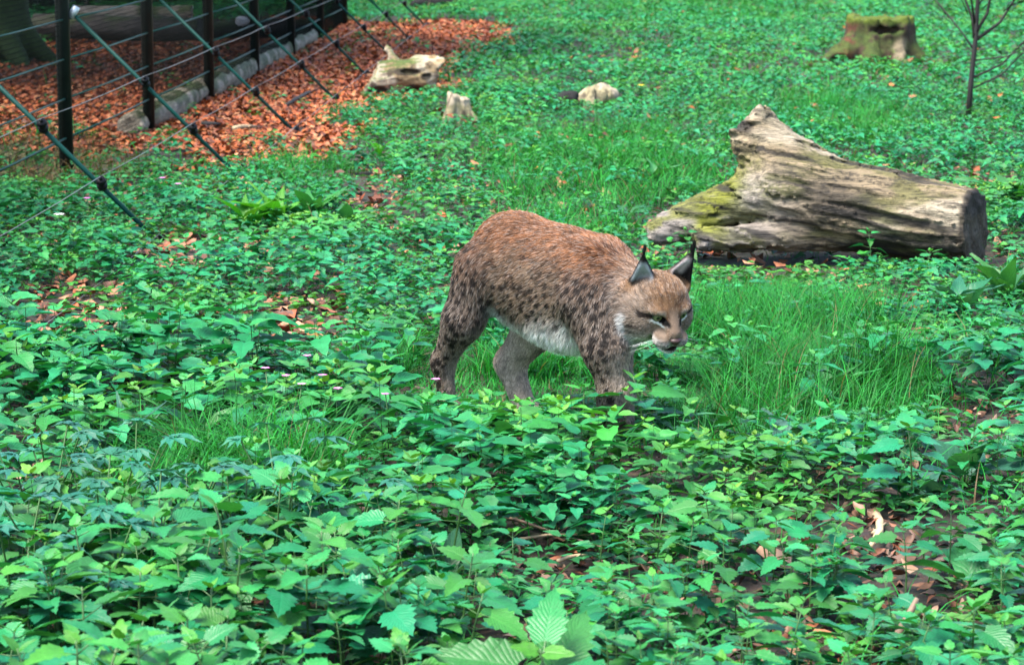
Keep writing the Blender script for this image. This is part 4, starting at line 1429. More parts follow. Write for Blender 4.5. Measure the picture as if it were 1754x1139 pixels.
def height_cap(px, py, Z, x, y):
    cap = np.full(len(px), 9.0)
    ppm = F_PX / Z
    for (x0, x1, b0, b1, topl) in [(680, 790, 660, 960, 676), (790, 860, 668, 960, 680), (860, 960, 668, 960, 688), (960, 1010, 668, 960, 684), (1010, 1200, 668, 900, 662), (1090, 1230, 600, 700, 590), (1090, 1240, 400, 480, 388), (1195, 1420, 440, 600, 456), (1420, 1700, 440, 600, 438), (1400, 1600, 100, 175, 96),
                                  (630, 755, 150, 210, 146), (750, 805, 205, 240, 196), (960, 1050, 180, 215, 172), (735, 800, 600, 668, 640), (540, 640, 300, 400, 300), (440, 560, 560, 620, 540)]:
        m = (px > x0 - 14) & (px < x1 + 14) & (py > b0) & (py < b1)
        cap = np.where(m, np.minimum(cap, np.maximum(0.02, (py - topl) / ppm / 0.97)), cap)
    soft = np.random.default_rng(3).random(len(px)) < 0.65
    for (x0, x1, b0, b1, topl) in [(10, 205, 500, 720, 575), (235, 365, 430, 570, 457), (440, 600, 540, 690, 588), (0, 115, 800, 960, 845), (870, 1010, 950, 1130, 985), 
                                  (1430, 1540, 900, 1080, 960),  (1610, 1754, 690, 860, 745), (590, 690, 340, 460, 365), (220, 640, 262, 350, 268), (0, 240, 250, 330, 252), (1180, 1660, 690, 900, 712), (1210, 1660, 690, 900, 712)]:
        m = (px > x0) & (px < x1) & (py > b0) & (py < b1) & soft
        cap = np.where(m, np.minimum(cap, np.maximum(0.03, (py - topl) / ppm / 0.97)), cap)
    lx_, ly_ = lynx_xy(x, y)
    cap = np.where((lx_ > -0.55) & (lx_ < 0.62) & (np.abs(ly_) < 0.20), np.minimum(cap, 0.09), cap)
    return cap


def clear_of_things(x, y):
    ok = np.ones(len(x), bool)
    for (ax, ay, bx, by, r) in [(lx - 0.65, ly + 0.02, lx + 0.7, ly - 0.17, 0.13)]:
        t = np.clip(((x - ax) * (bx - ax) + (y - ay) * (by - ay)) / ((bx - ax) ** 2 + (by - ay) ** 2), 0, 1)
        ok &= np.hypot(x - ax - t * (bx - ax), y - ay - t * (by - ay)) > r
    for (px, py, r) in [(945, 1290, 0.17), (945, 1400, 0.2), (1500, 112, 0.36), (694, 158, 0.25), (783, 214, 0.09), (1012, 184, 0.12)]:
        cx, cy = ground(px, py)
        ok &= np.hypot(x - cx, y - cy) > r
    return ok


# ------------------------------------------------------------------ leaf shapes
def leaf_shape(n, cols, w, rng=None, teeth=0.0, droop=0.25, fold=0.18, base=0.12, tip=1.0, wave=0.0, peak=0.33):
    """a leaf blade of unit length along x; returns vertices, quads, uv"""
    V, UV = [], []
    for i in range(n + 1):
        t = i / n
        prof = (t / peak) ** 0.55 * math.exp(0.55 * (1 - t / peak)) if t < peak else (max(0.0, 1 - ((t - peak) / (1 - peak)) ** 1.35)) ** tip
        hw = 0.5 * w * max(0.0, prof) if 0 < i < n else (0.5 * w * base if i == 0 else 0.0)
        tooth = (teeth * (1 if i % 2 else -1)) if 0 < i < n else 0
        for j in range(cols):
            u = -1 + 2 * j / (cols - 1)
            e = abs(u)
            y = u * hw * (1 + (tooth if e > 0.99 else 0))
            x = t + (0.5 / n * (1 if i % 2 else 0) * 0.8 if (e > 0.99 and teeth) else 0) - 0.08 * e * e * (1 - t) * (1 if base > 0.1 else 0)
            z = fold * e * hw * 1.6 - droop * t * t + wave * math.sin(t * 9 + u * 2.0) * e * 0.5
            if rng is not None:
                z += rng.uniform(-1, 1) * 0.012
            V.append((x, y, z))
            UV.append((0.5 + 0.5 * u, t))
    F = [(i * cols + j, (i + 1) * cols + j, (i + 1) * cols + j + 1, i * cols + j + 1) for i in range(n) for j in range(cols - 1)]
    return np.array(V, np.float32), np.array(F), np.array(UV, np.float32)


lr = random.Random(3)
LEAF_HI = [leaf_shape(13, 5, lr.uniform(0.50, 0.80), lr, 0.13, lr.uniform(0.10, 0.32), lr.uniform(0.04, 0.22), base=0.45) for _ in range(7)]
LEAF_MID = [leaf_shape(6, 3, lr.uniform(0.60, 0.76), lr, 0.10, lr.uniform(0.10, 0.32), lr.uniform(0.05, 0.22), base=0.4) for _ in range(4)]
LEAF_LO = [leaf_shape(3, 3, 0.58, lr, 0, 0.22, 0.25, base=0.3) for _ in range(2)]
LEAF_MIN = [leaf_shape(2, 3, 0.62, None, 0, 0.2, 0.25, base=0.2, peak=0.5) for _ in range(1)]


def rot(yaw, pitch, roll):
    return Matrix.Rotation(yaw, 3, 'Z') @ Matrix.Rotation(-pitch, 3, 'Y') @ Matrix.Rotation(roll, 3, 'X')


def nettle_layout(rng, pairs=5):
    """stem line, petioles and leaves of a nettle one unit tall"""
    bend = (rng.uniform(-0.12, 0.12), rng.uniform(-0.12, 0.12))

    def stem(t):
        return Vector((bend[0] * t * t, bend[1] * t * t, t))
    leaves, pets = [], []
    a0 = rng.uniform(0, 6.28)
    ts = [0.97, 0.90, 0.78, 0.63, 0.46, 0.30][:pairs]
    ls = [0.14, 0.28, 0.39, 0.42, 0.37, 0.30]
    el = [0.70, 0.34, 0.12, 0.02, -0.06, -0.12]
    for i, t in enumerate(ts):
        for k in (0, 1):
            a = a0 + i * math.pi / 2 + k * math.pi + rng.uniform(-0.3, 0.3)
            e = el[i] + rng.uniform(-0.32, 0.26)
            l = ls[i] * rng.uniform(0.68, 1.12)
            pl = (0.02 if i == 0 else 0.05 + 0.045 * min(i, 3)) * rng.uniform(0.8, 1.2)
            d = Vector((math.cos(a) * math.cos(e + 0.15), math.sin(a) * math.cos(e + 0.15), math.sin(e + 0.15)))
            p0 = stem(t)
            p1 = p0 + d * pl
            pets.append((p0, p1))
            leaves.append((p1, rot(a, e, rng.uniform(-0.4, 0.4)), l, i))
    return [stem(t) for t in (0, 0.35, 0.7, 1.0)], pets, leaves


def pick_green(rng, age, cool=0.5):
    y = [(0.028, 0.180, 0.028), (0.016, 0.160, 0.038), (0.009, 0.138, 0.043), (0.007, 0.120, 0.040), (0.006, 0.098, 0.032), (0.005, 0.078, 0.024)][min(age, 5)]  # brighter when young; lowest leaves darkened for deeper shadow
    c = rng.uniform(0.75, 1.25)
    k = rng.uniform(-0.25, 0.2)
    return (y[0] * c + max(0, -k) * 0.08 * c, y[1] * c, y[2] * c * (1 + 2 * k))


# ------------------------------------------------------------------ individual nettles nearest the camera
prng = random.Random(17)
leaf_meshes = []
for V, F, UV in LEAF_HI:
    me = mesh_np('nettle_leaf', V, F, UV)
    me.materials.append(M_LEAF)
    leaf_meshes.append(me)
PROTO = []
for k in range(10):
    stem, pets, leaves = nettle_layout(prng, prng.choice((4, 5, 5, 6)))
    mb = MB()
    mb.tube([stem[0] - Vector((0, 0, 0.1))] + stem, [0.011, 0.011, 0.010, 0.008, 0.006], 5)
    for p0, p1 in pets:
        mb.tube([p0, p1], [0.0055, 0.004], 4, cap=False)
    me = mb.mesh('nettle_stem')
    me.materials.append(M_STEM)
    mb = MB()
    for p, R, l, age in leaves:
        if age == 0:
            V, F, UV = LEAF_MID[0]
            mb.add(V * l @ np.array(R.transposed()) + np.array(p), F, UV)
    tipm = mb.mesh('nettle_tip')
    tipm.materials.append(M_LEAF)
    PROTO.append((me, tipm, [l for l in leaves if l[3] > 0]))


def place_nettle(x, y, h, rz, k, label, group=None, tilt=(0, 0), big=1.0):
    me, tipm, leaves = PROTO[k]
    r = empty('nettle', (x, y, float(hz(x, y))), 0, label, 'nettle', group)
    r.rotation_euler = (tilt[0], tilt[1], rz)
    r.scale = (h * big, h * big, h)
    link('stem', me, None, r)
    link('shoot_tip', tipm, None, r, color=pick_green(prng, 0))
    tone = prng.uniform(0.95, 1.3)
    for p, R, l, age in leaves:
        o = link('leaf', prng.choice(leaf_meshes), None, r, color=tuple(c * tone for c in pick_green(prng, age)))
        M = R.to_4x4()
        M.translation = p
        o.matrix_local = M @ Matrix.Diagonal((l, l, l, 1))
    return r


def nettle_field(z0, z1, rho, seed, low=0.55, spacing=None):
    rng = np.random.default_rng(seed)
    x, y = scatter_pts(rho, z0, z1, rng)
    px, py, Z, orange, bare, grass, dry = zones(x, y)
    pr = (1 - 0.97 * orange) * (1 - 0.92 * bare) * (1 - 0.80 * grass) * (1 - 0.75 * dry)
    pr *= 0.55 + 0.75 * sstep(0.30, 0.55, fbm(np.stack([x, y], 1), 1.6, 91, 3))
    ok = (rng.random(len(x)) < pr) & clear_of_things(x, y)
    x, y, px, py, Z = x[ok], y[ok], px[ok], py[ok], Z[ok]
    n = len(x)
    h = rng.uniform(0.17, 0.30, n)
    h *= np.where(py > 880, np.where(px > 820, 0.78, 1.05), 1.0)
    h *= np.where((py > 700) & (py < 900) & (px > 600) & (px < 1300), 1.15, 1.0)
    h *= np.where(py < 640, 0.62, 1.0)
    h *= 0.86 * np.where((py > 690) & (py < 950), 0.85, 1.0)
    h *= 0.65 + 0.7 * fbm(np.stack([x, y], 1), 1.1, 55, 2)
    cap = height_cap(px, py, Z, x, y)
    keep = cap > 0.05
    return x[keep], y[keep], np.minimum(h, cap)[keep], px[keep], py[keep], Z[keep]


NX, NY, NH, NPX, NPY, NZ = nettle_field(4.3, 13.0, 96, 5)
order = np.argsort(NZ)
vis = [i for i in order if -70 < NPX[i] < 1824 and NPY[i] - NH[i] * F_PX / NZ[i] < 1150]
solo = vis[:285]
GRP = 'nettles '


def where(px):
    return 'in the near undergrowth at the lower left' if px < 640 else 'in the near undergrowth at the bottom centre' if px < 1180 else 'in the near undergrowth at the lower right'


for i in solo:
    place_nettle(NX[i], NY[i], NH[i], prng.uniform(0, 6.28), prng.randrange(10), 'green stinging nettle with paired toothed leaves ' + where(NPX[i]), GRP + where(NPX[i]), (prng.uniform(-0.12, 0.12), prng.uniform(-0.12, 0.12)), 1.0 if NH[i] > 0.14 else 1.25)
solo_set = set(solo)
# nettles one can point to
for px, py, h, k, lb, bg in [
        (945, 1300, 0.275, 2, 'nettle nearest the camera, its big leaves rising at the bottom edge', 1.5),
        (1492, 470, 0.20, 4, 'nettle growing straight up in front of the middle of the fallen log', 0.8),
        (1180, 452, 0.155, 1, 'nettle between the ears of the lynx and the left arm of the fallen log', 1.0),
        (1585, 490, 0.16, 3, 'nettle in front of the right end of the fallen log', 1.2),
        (1105, 775, 0.215, 6, 'nettle hiding the front paws of the lynx', 1.35),
        (1000, 770, 0.175, 5, 'nettle with broad flat leaves just left of the front paws of the lynx', 1.35),
        (850, 775, 0.175, 7, 'nettle before the far hind paw of the lynx', 1.3),
        (745, 760, 0.155, 8, 'nettle before the near hind paw of the lynx', 1.3),
        (400, 1130, 0.33, 0, 'tall nettle standing above the others at the lower left', 1.0),
        (1560, 890, 0.24, 9, 'nettle beside the big round burdock leaves at the right', 1.1)]:
    x, y = ground(px, py)
    lf = PROTO[k][2][0][1]
    nt_ = place_nettle(x, y, h, -math.atan2(lf[1][0], lf[0][0]) + prng.uniform(0, 6.28), k, lb, None, (prng.uniform(-0.06, 0.06), prng.uniform(-0.06, 0.06)), bg)
    if py > 1250:
        nt_.rotation_euler = (Matrix.Rotation(0.55, 3, 'X') @ Matrix.Rotation(1.45 - math.atan2(lf[1][0], lf[0][0]), 3, 'Z')).to_euler()


# ------------------------------------------------------------------ everything farther: joined undergrowth
def inst(protoV, protoF, protoUV, R, S, T, tint, chunks):
    """copies of one small mesh: R (n,3,3), S (n,), T (n,3), tint (n,3) -> appended to chunks"""
    n, k = len(T), len(protoV)
    V = np.einsum('nij,kj->nki', R, protoV) * S[:, None, None] + T[:, None]
    F = (protoF[None] + (np.arange(n) * k)[:, None, None]).reshape(-1, protoF.shape[1])
    chunks.append((V.reshape(-1, 3), F, np.tile(protoUV, (n, 1)), np.repeat(tint, k, 0)))


def rots(yaw, pitch, roll):
    cy, sy, cp, sp_, cr, sr = np.cos(yaw), np.sin(yaw), np.cos(pitch), np.sin(pitch), np.cos(roll), np.sin(roll)
    z, o = np.zeros_like(cy), np.ones_like(cy)
    A = np.stack([np.stack([cy, -sy, z], -1), np.stack([sy, cy, z], -1), np.stack([z, z, o], -1)], -2)
    Bm = np.stack([np.stack([cp, z, -sp_], -1), np.stack([z, o, z], -1), np.stack([sp_, z, cp], -1)], -2)
    Cm = np.stack([np.stack([o, z, z], -1), np.stack([z, cr, -sr], -1), np.stack([z, sr, cr], -1)], -2)
    return A @ Bm @ Cm


def join(name, chunks, mat, label, smooth=True):
    off, V, F, U, C = 0, [], [], [], []
    for v, f, u_, c in chunks:
        V.append(v)
        F.append(f + off)
        U.append(u_)
        C.append(c)
        off += len(v)
    o = link(name, mesh_np(name, np.concatenate(V), np.concatenate(F), np.concatenate(U), np.concatenate(C), smooth), mat)
    return tag(o, label, kind='stuff')


AGE_SHADE = np.array([(0.028, 0.180, 0.028), (0.016, 0.160, 0.038), (0.009, 0.138, 0.043), (0.007, 0.120, 0.040), (0.006, 0.098, 0.032), (0.005, 0.078, 0.024)])  # greens by leaf age, with shade put into the lower ones


def stuff_nettles(x, y, h, leafset, rng, chunks, stems=True, pairs=5, grow=1.0, bright=1.0):
    lay = [nettle_layout(random.Random(100 + k), pairs) for k in range(6)]
    kk = rng.integers(0, 6, len(x))
    for k in range(6):
        m = np.where(kk == k)[0]
        if not len(m):
            continue
        stem, pets, leaves = lay[k]
        n = len(m)
        rz = rng.uniform(0, 6.28, n)
        Rp = rots(rz, rng.normal(0, 0.07, n), rng.normal(0, 0.07, n))
        base = np.stack([x[m], y[m], hz(x[m], y[m])], 1)
        tone = bright * rng.uniform(0.75, 1.25, (n, 1)) * (1 + np.concatenate([rng.uniform(-0.12, 0.25, (n, 1)), np.zeros((n, 1)), rng.uniform(-0.1, 0.3, (n, 1))], 1))
        yel_ = sstep(0.5, 0.72, fbm(base[:, :2].astype(np.float32), 1.9, 271, 3))[:, None]
        tone = tone * (1 + yel_ * np.array([(1.6, 0.12, -0.45)]))
        for li, (p, R, l, age) in enumerate(leaves):
            pv, pf, pu = leafset[(li + k) % len(leafset)]
            Rl = Rp @ np.array(R)[None]
            T = base + np.einsum('nij,j->ni', Rp, np.array(p)) * h[m][:, None]
            inst(pv, pf, pu, Rl, h[m] * l * grow, T, np.clip(AGE_SHADE[age] * tone * rng.uniform(0.85, 1.15, (n, 1)), 0, 1), chunks)
        if stems:
            sv = np.array([(-0.006, 0, 0), (0.006, 0, 0), (0.0, 0.006, 0), (-0.004, 0, 1), (0.004, 0, 1), (0, 0.004, 1)], np.float32)
            sf = np.array([(0, 1, 4, 3), (1, 2, 5, 4), (2, 0, 3, 5)])
            inst(sv, sf, np.full((6, 2), 0.5), Rp, h[m], base, np.tile(np.array([(0.03, 0.075, 0.022)]), (n, 1)), chunks)


vrng = np.random.default_rng(9)
rest = np.array([i for i in range(len(NX)) if i not in solo_set])
ch = []
stuff_nettles(NX[rest], NY[rest], NH[rest], LEAF_MID, vrng, ch, bright=1.12)
join('nettle_undergrowth', ch, M_LEAF_T, 'nettles covering the ground around the lynx and the fallen log')
ch = []
x, y, h, _, _, _ = nettle_field(13.0, 21.0, 62, 6)
stuff_nettles(x, y, h * 0.95, LEAF_LO, vrng, ch, False, 5, 1.1, 1.2)
x, y, h, _, _, _ = nettle_field(21.0, 46.0, 42, 8)
stuff_nettles(x, y, h * 0.95, LEAF_MIN, vrng, ch, False, 4, 1.35, 1.3)
join('distant_undergrowth', ch, M_LEAF_T, 'nettles and herbs carpeting the back of the enclosure')

# low herbs between the nettles
def herb_layout(k):
    r = random.Random(300 + k)
    out = []
    for i in range(r.choice((6, 7, 8))):
        a = r.uniform(0, 6.28)
        d = r.uniform(0.2, 1.0)
        out.append((Vector((math.cos(a) * d * 0.8, math.sin(a) * d * 0.8, r.uniform(0.35, 1.0) - 0.25 * d)), rot(a, r.uniform(-0.1, 0.5), r.uniform(-0.3, 0.3)), r.uniform(0.40, 0.7)))
    return out


def herbs(z0, z1, rho, leafset, chunks, seed, size):
    rng = np.random.default_rng(seed)
    x, y = scatter_pts(rho, z0, z1, rng)
    px, py, Z, orange, bare, grass, dry = zones(x, y)
    pr = (1 - 0.985 * orange) * (1 - 0.5 * bare) * (1 - 0.6 * grass) * (0.35 + 0.9 * sstep(0.35, 0.6, fbm(np.stack([x, y], 1), 2.3, 191, 3)))
    ok = (rng.random(len(x)) < pr) & clear_of_things(x, y) & (height_cap(px, py, Z, x, y) > 0.04)
    x, y, dry, py = x[ok], y[ok], dry[ok], py[ok]
    lay = [herb_layout(k) for k in range(6)]
    kk = rng.integers(0, 6, len(x))
    for k in range(6):
        m = np.where(kk == k)[0]
        n = len(m)
        if n == 0:
            continue
        Rp = rots(rng.uniform(0, 6.28, n), rng.normal(0, 0.1, n), rng.normal(0, 0.1, n))
        s = size * rng.uniform(0.6, 1.4, n)
        base = np.stack([x[m], y[m], hz(x[m], y[m])], 1)
        tone = rng.uniform(0.7, 1.3, (n, 1)) * np.array([(0.013, 0.115, 0.032)]) * (1 + rng.uniform(-0.15, 0.3, (n, 3)))
        yel_ = sstep(0.42, 0.68, fbm(base[:, :2].astype(np.float32), 2.6, 371, 3))[:, None]
        tone = tone * (1 + yel_ * np.array([(1.5, 0.25, -0.5)]))
        dr = dry[m][:, None] * (rng.random((n, 1)) < 0.7)
        tone = tone * (1 - dr) + np.array([(0.075, 0.07, 0.03)]) * dr
        for li, (p, R, l) in enumerate(lay[k]):
            pv, pf, pu = leafset[li % len(leafset)]
            inst(pv, pf, pu, Rp @ np.array(R)[None], s * l, base + np.einsum('nij,j->ni', Rp, np.array(p)) * s[:, None], np.clip(tone * rng.uniform(0.85, 1.2, (n, 1)), 0, 1), chunks)


ch = []
herbs(4.4, 11.0, 210, LEAF_LO, ch, 31, 0.065)
herbs(11.0, 22.0, 90, LEAF_MIN, ch, 32, 0.075)
herbs(22.0, 44.0, 22, LEAF_MIN, ch, 33, 0.11)
join('low_herbs', ch, M_LEAF_T, 'small low herbs between the nettles')

# grass
def blades(x, y, h, w, rng, chunks, col, lean=0.5, seg=3):
    n = len(x)
    a = rng.uniform(0, 6.28, n)
    b_ = rng.normal(0.0, 1.0, n) * 0.25 + lean
    t = np.linspace(0, 1, seg + 1)[None, :, None]
    d = np.stack([np.cos(a), np.sin(a), np.zeros(n)], 1)[:, None]
    s = np.stack([-np.sin(a), np.cos(a), np.zeros(n)], 1)[:, None]
    base = np.stack([x, y, hz(x, y) - 0.01], 1)[:, None]
    cl = base + d * (h * b_)[:, None, None] * t ** 2 + np.array((0, 0, 1.0)) * h[:, None, None] * (t - 0.35 * np.abs(b_)[:, None, None] * t ** 2)
    ww = (w * 0.5)[:, None, None] * (1 - t ** 1.5 * 0.93)
    V = np.stack([cl - s * ww, cl + s * ww], 2).reshape(n, -1, 3)
    k = 2 * (seg + 1)
    f = np.array([(2 * i, 2 * i + 1, 2 * i + 3, 2 * i + 2) for i in range(seg)])
    F = (f[None] + (np.arange(n) * k)[:, None, None]).reshape(-1, 4)
    uv = np.tile(np.stack([np.tile([0, 1], seg + 1), np.repeat(np.linspace(0, 1, seg + 1), 2)], 1), (n, 1))
    chunks.append((V.reshape(-1, 3), F, uv, np.repeat(col, k, 0)))


def grass_field(z0, z1, rho, seed, chunks, hs, w, seg, floor=0.05):
    rng = np.random.default_rng(seed)
    x, y = scatter_pts(rho, z0, z1, rng)
    px, py, Z, orange, bare, grass, dry = zones(x, y)
    pr = np.maximum(grass * (0.45 + 0.9 * fbm(np.stack([x, y], 1), 3.5, 41, 2)), floor * (1 - bare)) * (1 - 0.98 * orange)
    pr = np.maximum(pr, 0.35 * dry)
    ok = (rng.random(len(x)) < pr) & clear_of_things(x, y)
    x, y, px, py, Z, dry, grass = (v[ok] for v in (x, y, px, py, Z, dry, grass))
    n = len(x)
    h = rng.uniform(0.55, 1.25, n) * hs * (0.45 + 1.1 * fbm(np.stack([x, y], 1), 4.0, 43, 2))
    h = np.where((px > 120) & (px < 600) & (py > 770) & (py < 960), h * 1.45, h)
    h = np.where((px > 1090) & (py > 560) & (py < 820), h * 1.35, h)
    h = np.minimum(h, np.maximum(height_cap(px, py, Z, x, y), 0.065))
    col = np.array([(0.015, 0.138, 0.022)]) * rng.uniform(0.5, 1.45, (n, 1)) * (0.6 + 0.8 * fbm(np.stack([x, y], 1), 5.0, 47, 2))[:, None] * (1 + rng.uniform(-0.15, 0.35, (n, 3)))
    stw = (rng.random((n, 1)) < 0.035) | ((dry[:, None] > 0.4) & (rng.random((n, 1)) < 0.75))
    col = np.where(stw, np.array([(0.14, 0.10, 0.05)]) * rng.uniform(0.5, 1.2, (n, 1)), col)
    blades(x, y, h, np.where((px > 120) & (px < 600) & (py > 770) & (py < 960), 1.7, 1.0) * w * rng.uniform(0.6, 1.4, n), rng, chunks, np.clip(col, 0, 1), 0.85, seg)


ch = []
grass_field(4.4, 11.5, 6500, 51, ch, 0.165, 0.0037, 4, 0.03)
grass_field(11.5, 20.0, 1900, 52, ch, 0.16, 0.0062, 3, 0.05)
grass_field(20.0, 45.0, 300, 53, ch, 0.17, 0.014, 2, 0.12)
join('grass', ch, M_GRASS, 'fine green grass growing in patches around the lynx')

# ------------------------------------------------------------------ dead leaves
def dead_leaf(rng):
    V, F, UV = leaf_shape(4, 3, rng.uniform(0.4, 0.65), rng, 0, rng.uniform(-0.5, 0.5), rng.uniform(-0.9, 0.9), base=0.15, peak=0.45, wave=rng.uniform(0.0, 0.15))
    V[:, 0] -= 0.5
    return V, F, UV


def dead_leaf_lo(rng):
    V, F, UV = leaf_shape(2, 3, rng.uniform(0.5, 0.8), rng, 0, rng.uniform(-0.3, 0.3), rng.uniform(-0.7, 0.7), base=0.3, peak=0.5)
    V[:, 0] -= 0.5
    return V, F, UV


dlr = random.Random(8)
DEAD_HI = [dead_leaf(dlr) for _ in range(6)]
DEAD_LO = [dead_leaf_lo(dlr) for _ in range(5)]
ORANGE_C = np.array([(0.34, 0.080, 0.015), (0.26, 0.056, 0.013), (0.39, 0.110, 0.025), (0.17, 0.040, 0.013), (0.36, 0.155, 0.065), (0.09, 0.028, 0.013), (0.29, 0.062, 0.013)])
BROWN_C = np.array([(0.26, 0.13, 0.075), (0.19, 0.085, 0.045), (0.30, 0.17, 0.105), (0.12, 0.052, 0.030), (0.08, 0.042, 0.028), (0.34, 0.21, 0.14), (0.27, 0.085, 0.035)])


def litter(z0, z1, rho, seed, protos, chunks, where, colors, size, zj=0.03):
    rng = np.random.default_rng(seed)
    x, y = scatter_pts(rho, z0, z1, rng)
    px, py, Z, orange, bare, grass, dry = zones(x, y)
    ok = rng.random(len(x)) < where(orange, bare, grass, px, py)
    x, y = x[ok], y[ok]
    kk = rng.integers(0, len(protos), len(x))
    for k in range(len(protos)):
        m = np.where(kk == k)[0]
        n = len(m)
        if n == 0:
            continue
        R = rots(rng.uniform(0, 6.28, n), rng.normal(0, 0.35, n), rng.normal(0, 0.4, n))
        T = np.stack([x[m], y[m], hz(x[m], y[m]) + rng.uniform(0.004, zj, n)], 1)
        patch = 0.7 + 0.6 * fbm(T[:, :2], 1.5, 61, 3)[:, None]
        inst(*protos[k], R, size * rng.uniform(0.4, 1.35, n), T, np.clip(colors[rng.integers(0, len(colors), n)] * rng.uniform(0.65, 1.25, (n, 1)) * patch, 0, 1), chunks)
    return x, y


ch = []
litter(11.5, 22.0, 1150, 71, DEAD_LO, ch, lambda o, b_, g, px, py: o, ORANGE_C, 0.050)
litter(22.0, 33.0, 820, 72, DEAD_LO, ch, lambda o, b_, g, px, py: o, ORANGE_C, 0.058)
join('beech_litter', ch, M_LITTER, 'orange brown carpet of dead leaves along and behind the fence')
ch = []
litter(4.4, 9.0, 520, 73, DEAD_HI, ch, lambda o, b_, g, px, py: np.clip(0.15 + b_, 0, 1) * (1 - 0.6 * g), BROWN_C * 0.55, 0.042, 0.02)
litter(9.0, 15.0, 330, 74, DEAD_LO, ch, lambda o, b_, g, px, py: np.clip(0.20 + b_, 0, 1) * (1 - 0.7 * g) * (1 - o), BROWN_C * np.array((1.1, 0.9, 0.8)), 0.065, 0.03)
litter(13.0, 40.0, 22, 75, DEAD_LO, ch, lambda o, b_, g, px, py: np.clip(0.30 + 2 * b_, 0, 1) * (1 - o), ORANGE_C * 0.8, 0.055, 0.10)
join('leaf_litter', ch, M_LITTER, 'pale brown dead leaves on the bare soil between the plants')

# single dead leaves that show
dead_me = []
for V, F, UV in DEAD_HI:
    me = mesh_np('dead_leaf', V, F, UV)
    me.materials.append(M_LITTER_O)
    dead_me.append(me)
drng = np.random.default_rng(81)
x, y = scatter_pts(45, 5.0, 10.5, drng, 0.0)
px, py, Z, orange, bare, grass, dry = zones(x, y)
ok = np.where((bare > 0.45) & (py > 400) & (py < 1135))[0][:150]
for i in ok:
    c = BROWN_C[drng.integers(0, 7)] * drng.uniform(0.4, 0.8)
    o = link('dead_leaf', dead_me[drng.integers(0, 6)], None, None, (x[i], y[i], float(hz(x[i], y[i])) + 0.03), color=tuple(np.clip(c, 0, 1)))
    o.rotation_euler = (drng.normal(0, 0.3), drng.normal(0, 0.3), drng.uniform(0, 6.28))
    o.scale = (drng.uniform(0.032, 0.052),) * 3
    tag(o, 'curled brown dead leaf lying on the bare soil between the nettles', 'dead leaf', 'single dead leaves on the bare soil')
for px_, py_, s, c, lb in [(1342, 972, 0.13, (0.42, 0.25, 0.17), 'largest curled pale brown dead leaf on the soil at the lower right'),
                           (1430, 1118, 0.10, (0.36, 0.16, 0.08), 'reddish dead leaf on the soil at the bottom right edge'),
                           (545, 592, 0.085, (0.42, 0.16, 0.05), 'orange dead leaf on the bare patch left of the lynx'),
                           (857, 214, 0.13, (0.50, 0.27, 0.11), 'pale orange dead leaf among the plants right of the split stump'),
                           (280, 582, 0.06, (0.42, 0.06, 0.02), 'bright red dead leaf among the low plants at the left'),
                           (120, 482, 0.09, (0.34, 0.12, 0.05), 'rust brown dead leaf above the bare patch at the left')]:
    xx, yy = ground(px_, py_)
    o = link('dead_leaf', dead_me[0], None, None, (xx, yy, 0.055), color=c)
    o.rotation_euler = (0.35, 0.1, 0.4)
    o.scale = (s,) * 3
    tag(o, lb, 'dead leaf')

# twigs on the soil
M_STICK = plain_mat('dry_stick', (0.24, 0.17, 0.11), 0.7, noise=40.0)
for i, (a, b_, r, lb) in enumerate([((880, 948), (1060, 934), 0.004, 'long straw coloured stalk lying level on the dark soil below the lynx'),
                                    ((850, 905), (1030, 960), 0.005, 'grey twig slanting across the dark soil below the lynx'),
                                    ((955, 985), (1010, 973), 0.005, 'short brown twig on the soil below the straw coloured stalk'),
                                    ((1070, 1020), (1090, 1060), 0.004, 'short grey twig on the leaf litter at the bottom centre'),
                                    ((1500, 905), (1490, 960), 0.012, 'thick pale stick on the soil at the right'),
                                    ((1530, 1139), (1560, 1085), 0.010, 'brown broken stick standing up at the bottom right edge'),
                                    ((490, 190), (530, 165), 0.018, 'black crooked twig on the orange leaves between the struts'),
                                    ((345, 222), (378, 222), 0.022, 'short black piece of branch on the orange leaves by the fence'),
                                    ((400, 230), (440, 226), 0.018, 'pale piece of branch on the orange leaves near the second strut'),
                                    ((1015, 470), (1060, 462), 0.006, 'thin twig lying in the grass behind the lynx')]):
    p0, p1 = Vector((*ground(*a), 0.035)), Vector((*ground(*b_), 0.035))
    if i == 5:
        p1 = Vector((p0.x + 0.05, p0.y + 0.02, 0.14))
    mid = p0.lerp(p1, 0.5)
    L_ = (p1 - p0).length
    mb = MB()
    j = lambda s: Vector((prng.uniform(-s, s), prng.uniform(-s, s), prng.uniform(0, s)))
    mb.tube([p0 - mid, p0.lerp(p1, 0.3) - mid + j(L_ * 0.05), p0.lerp(p1, 0.65) - mid + j(L_ * 0.05), p1 - mid], [r, r * 0.95, r * 0.8, r * 0.5], 6)
    q0 = p0.lerp(p1, 0.6) - mid
    mb.tube([q0, q0 + Vector((L_ * 0.12, L_ * 0.14, L_ * 0.05))], [r * 0.5, r * 0.2], 5)
    col = (0.008, 0.007, 0.006) if 'black' in lb else (0.36, 0.27, 0.16) if ('straw' in lb or 'pale' in lb) else (0.16, 0.11, 0.075)
    tag(link('twig', mb.mesh('twig'), plain_mat('stick_%d' % i, col, 0.7, noise=40.0), None, mid), lb, 'twig')

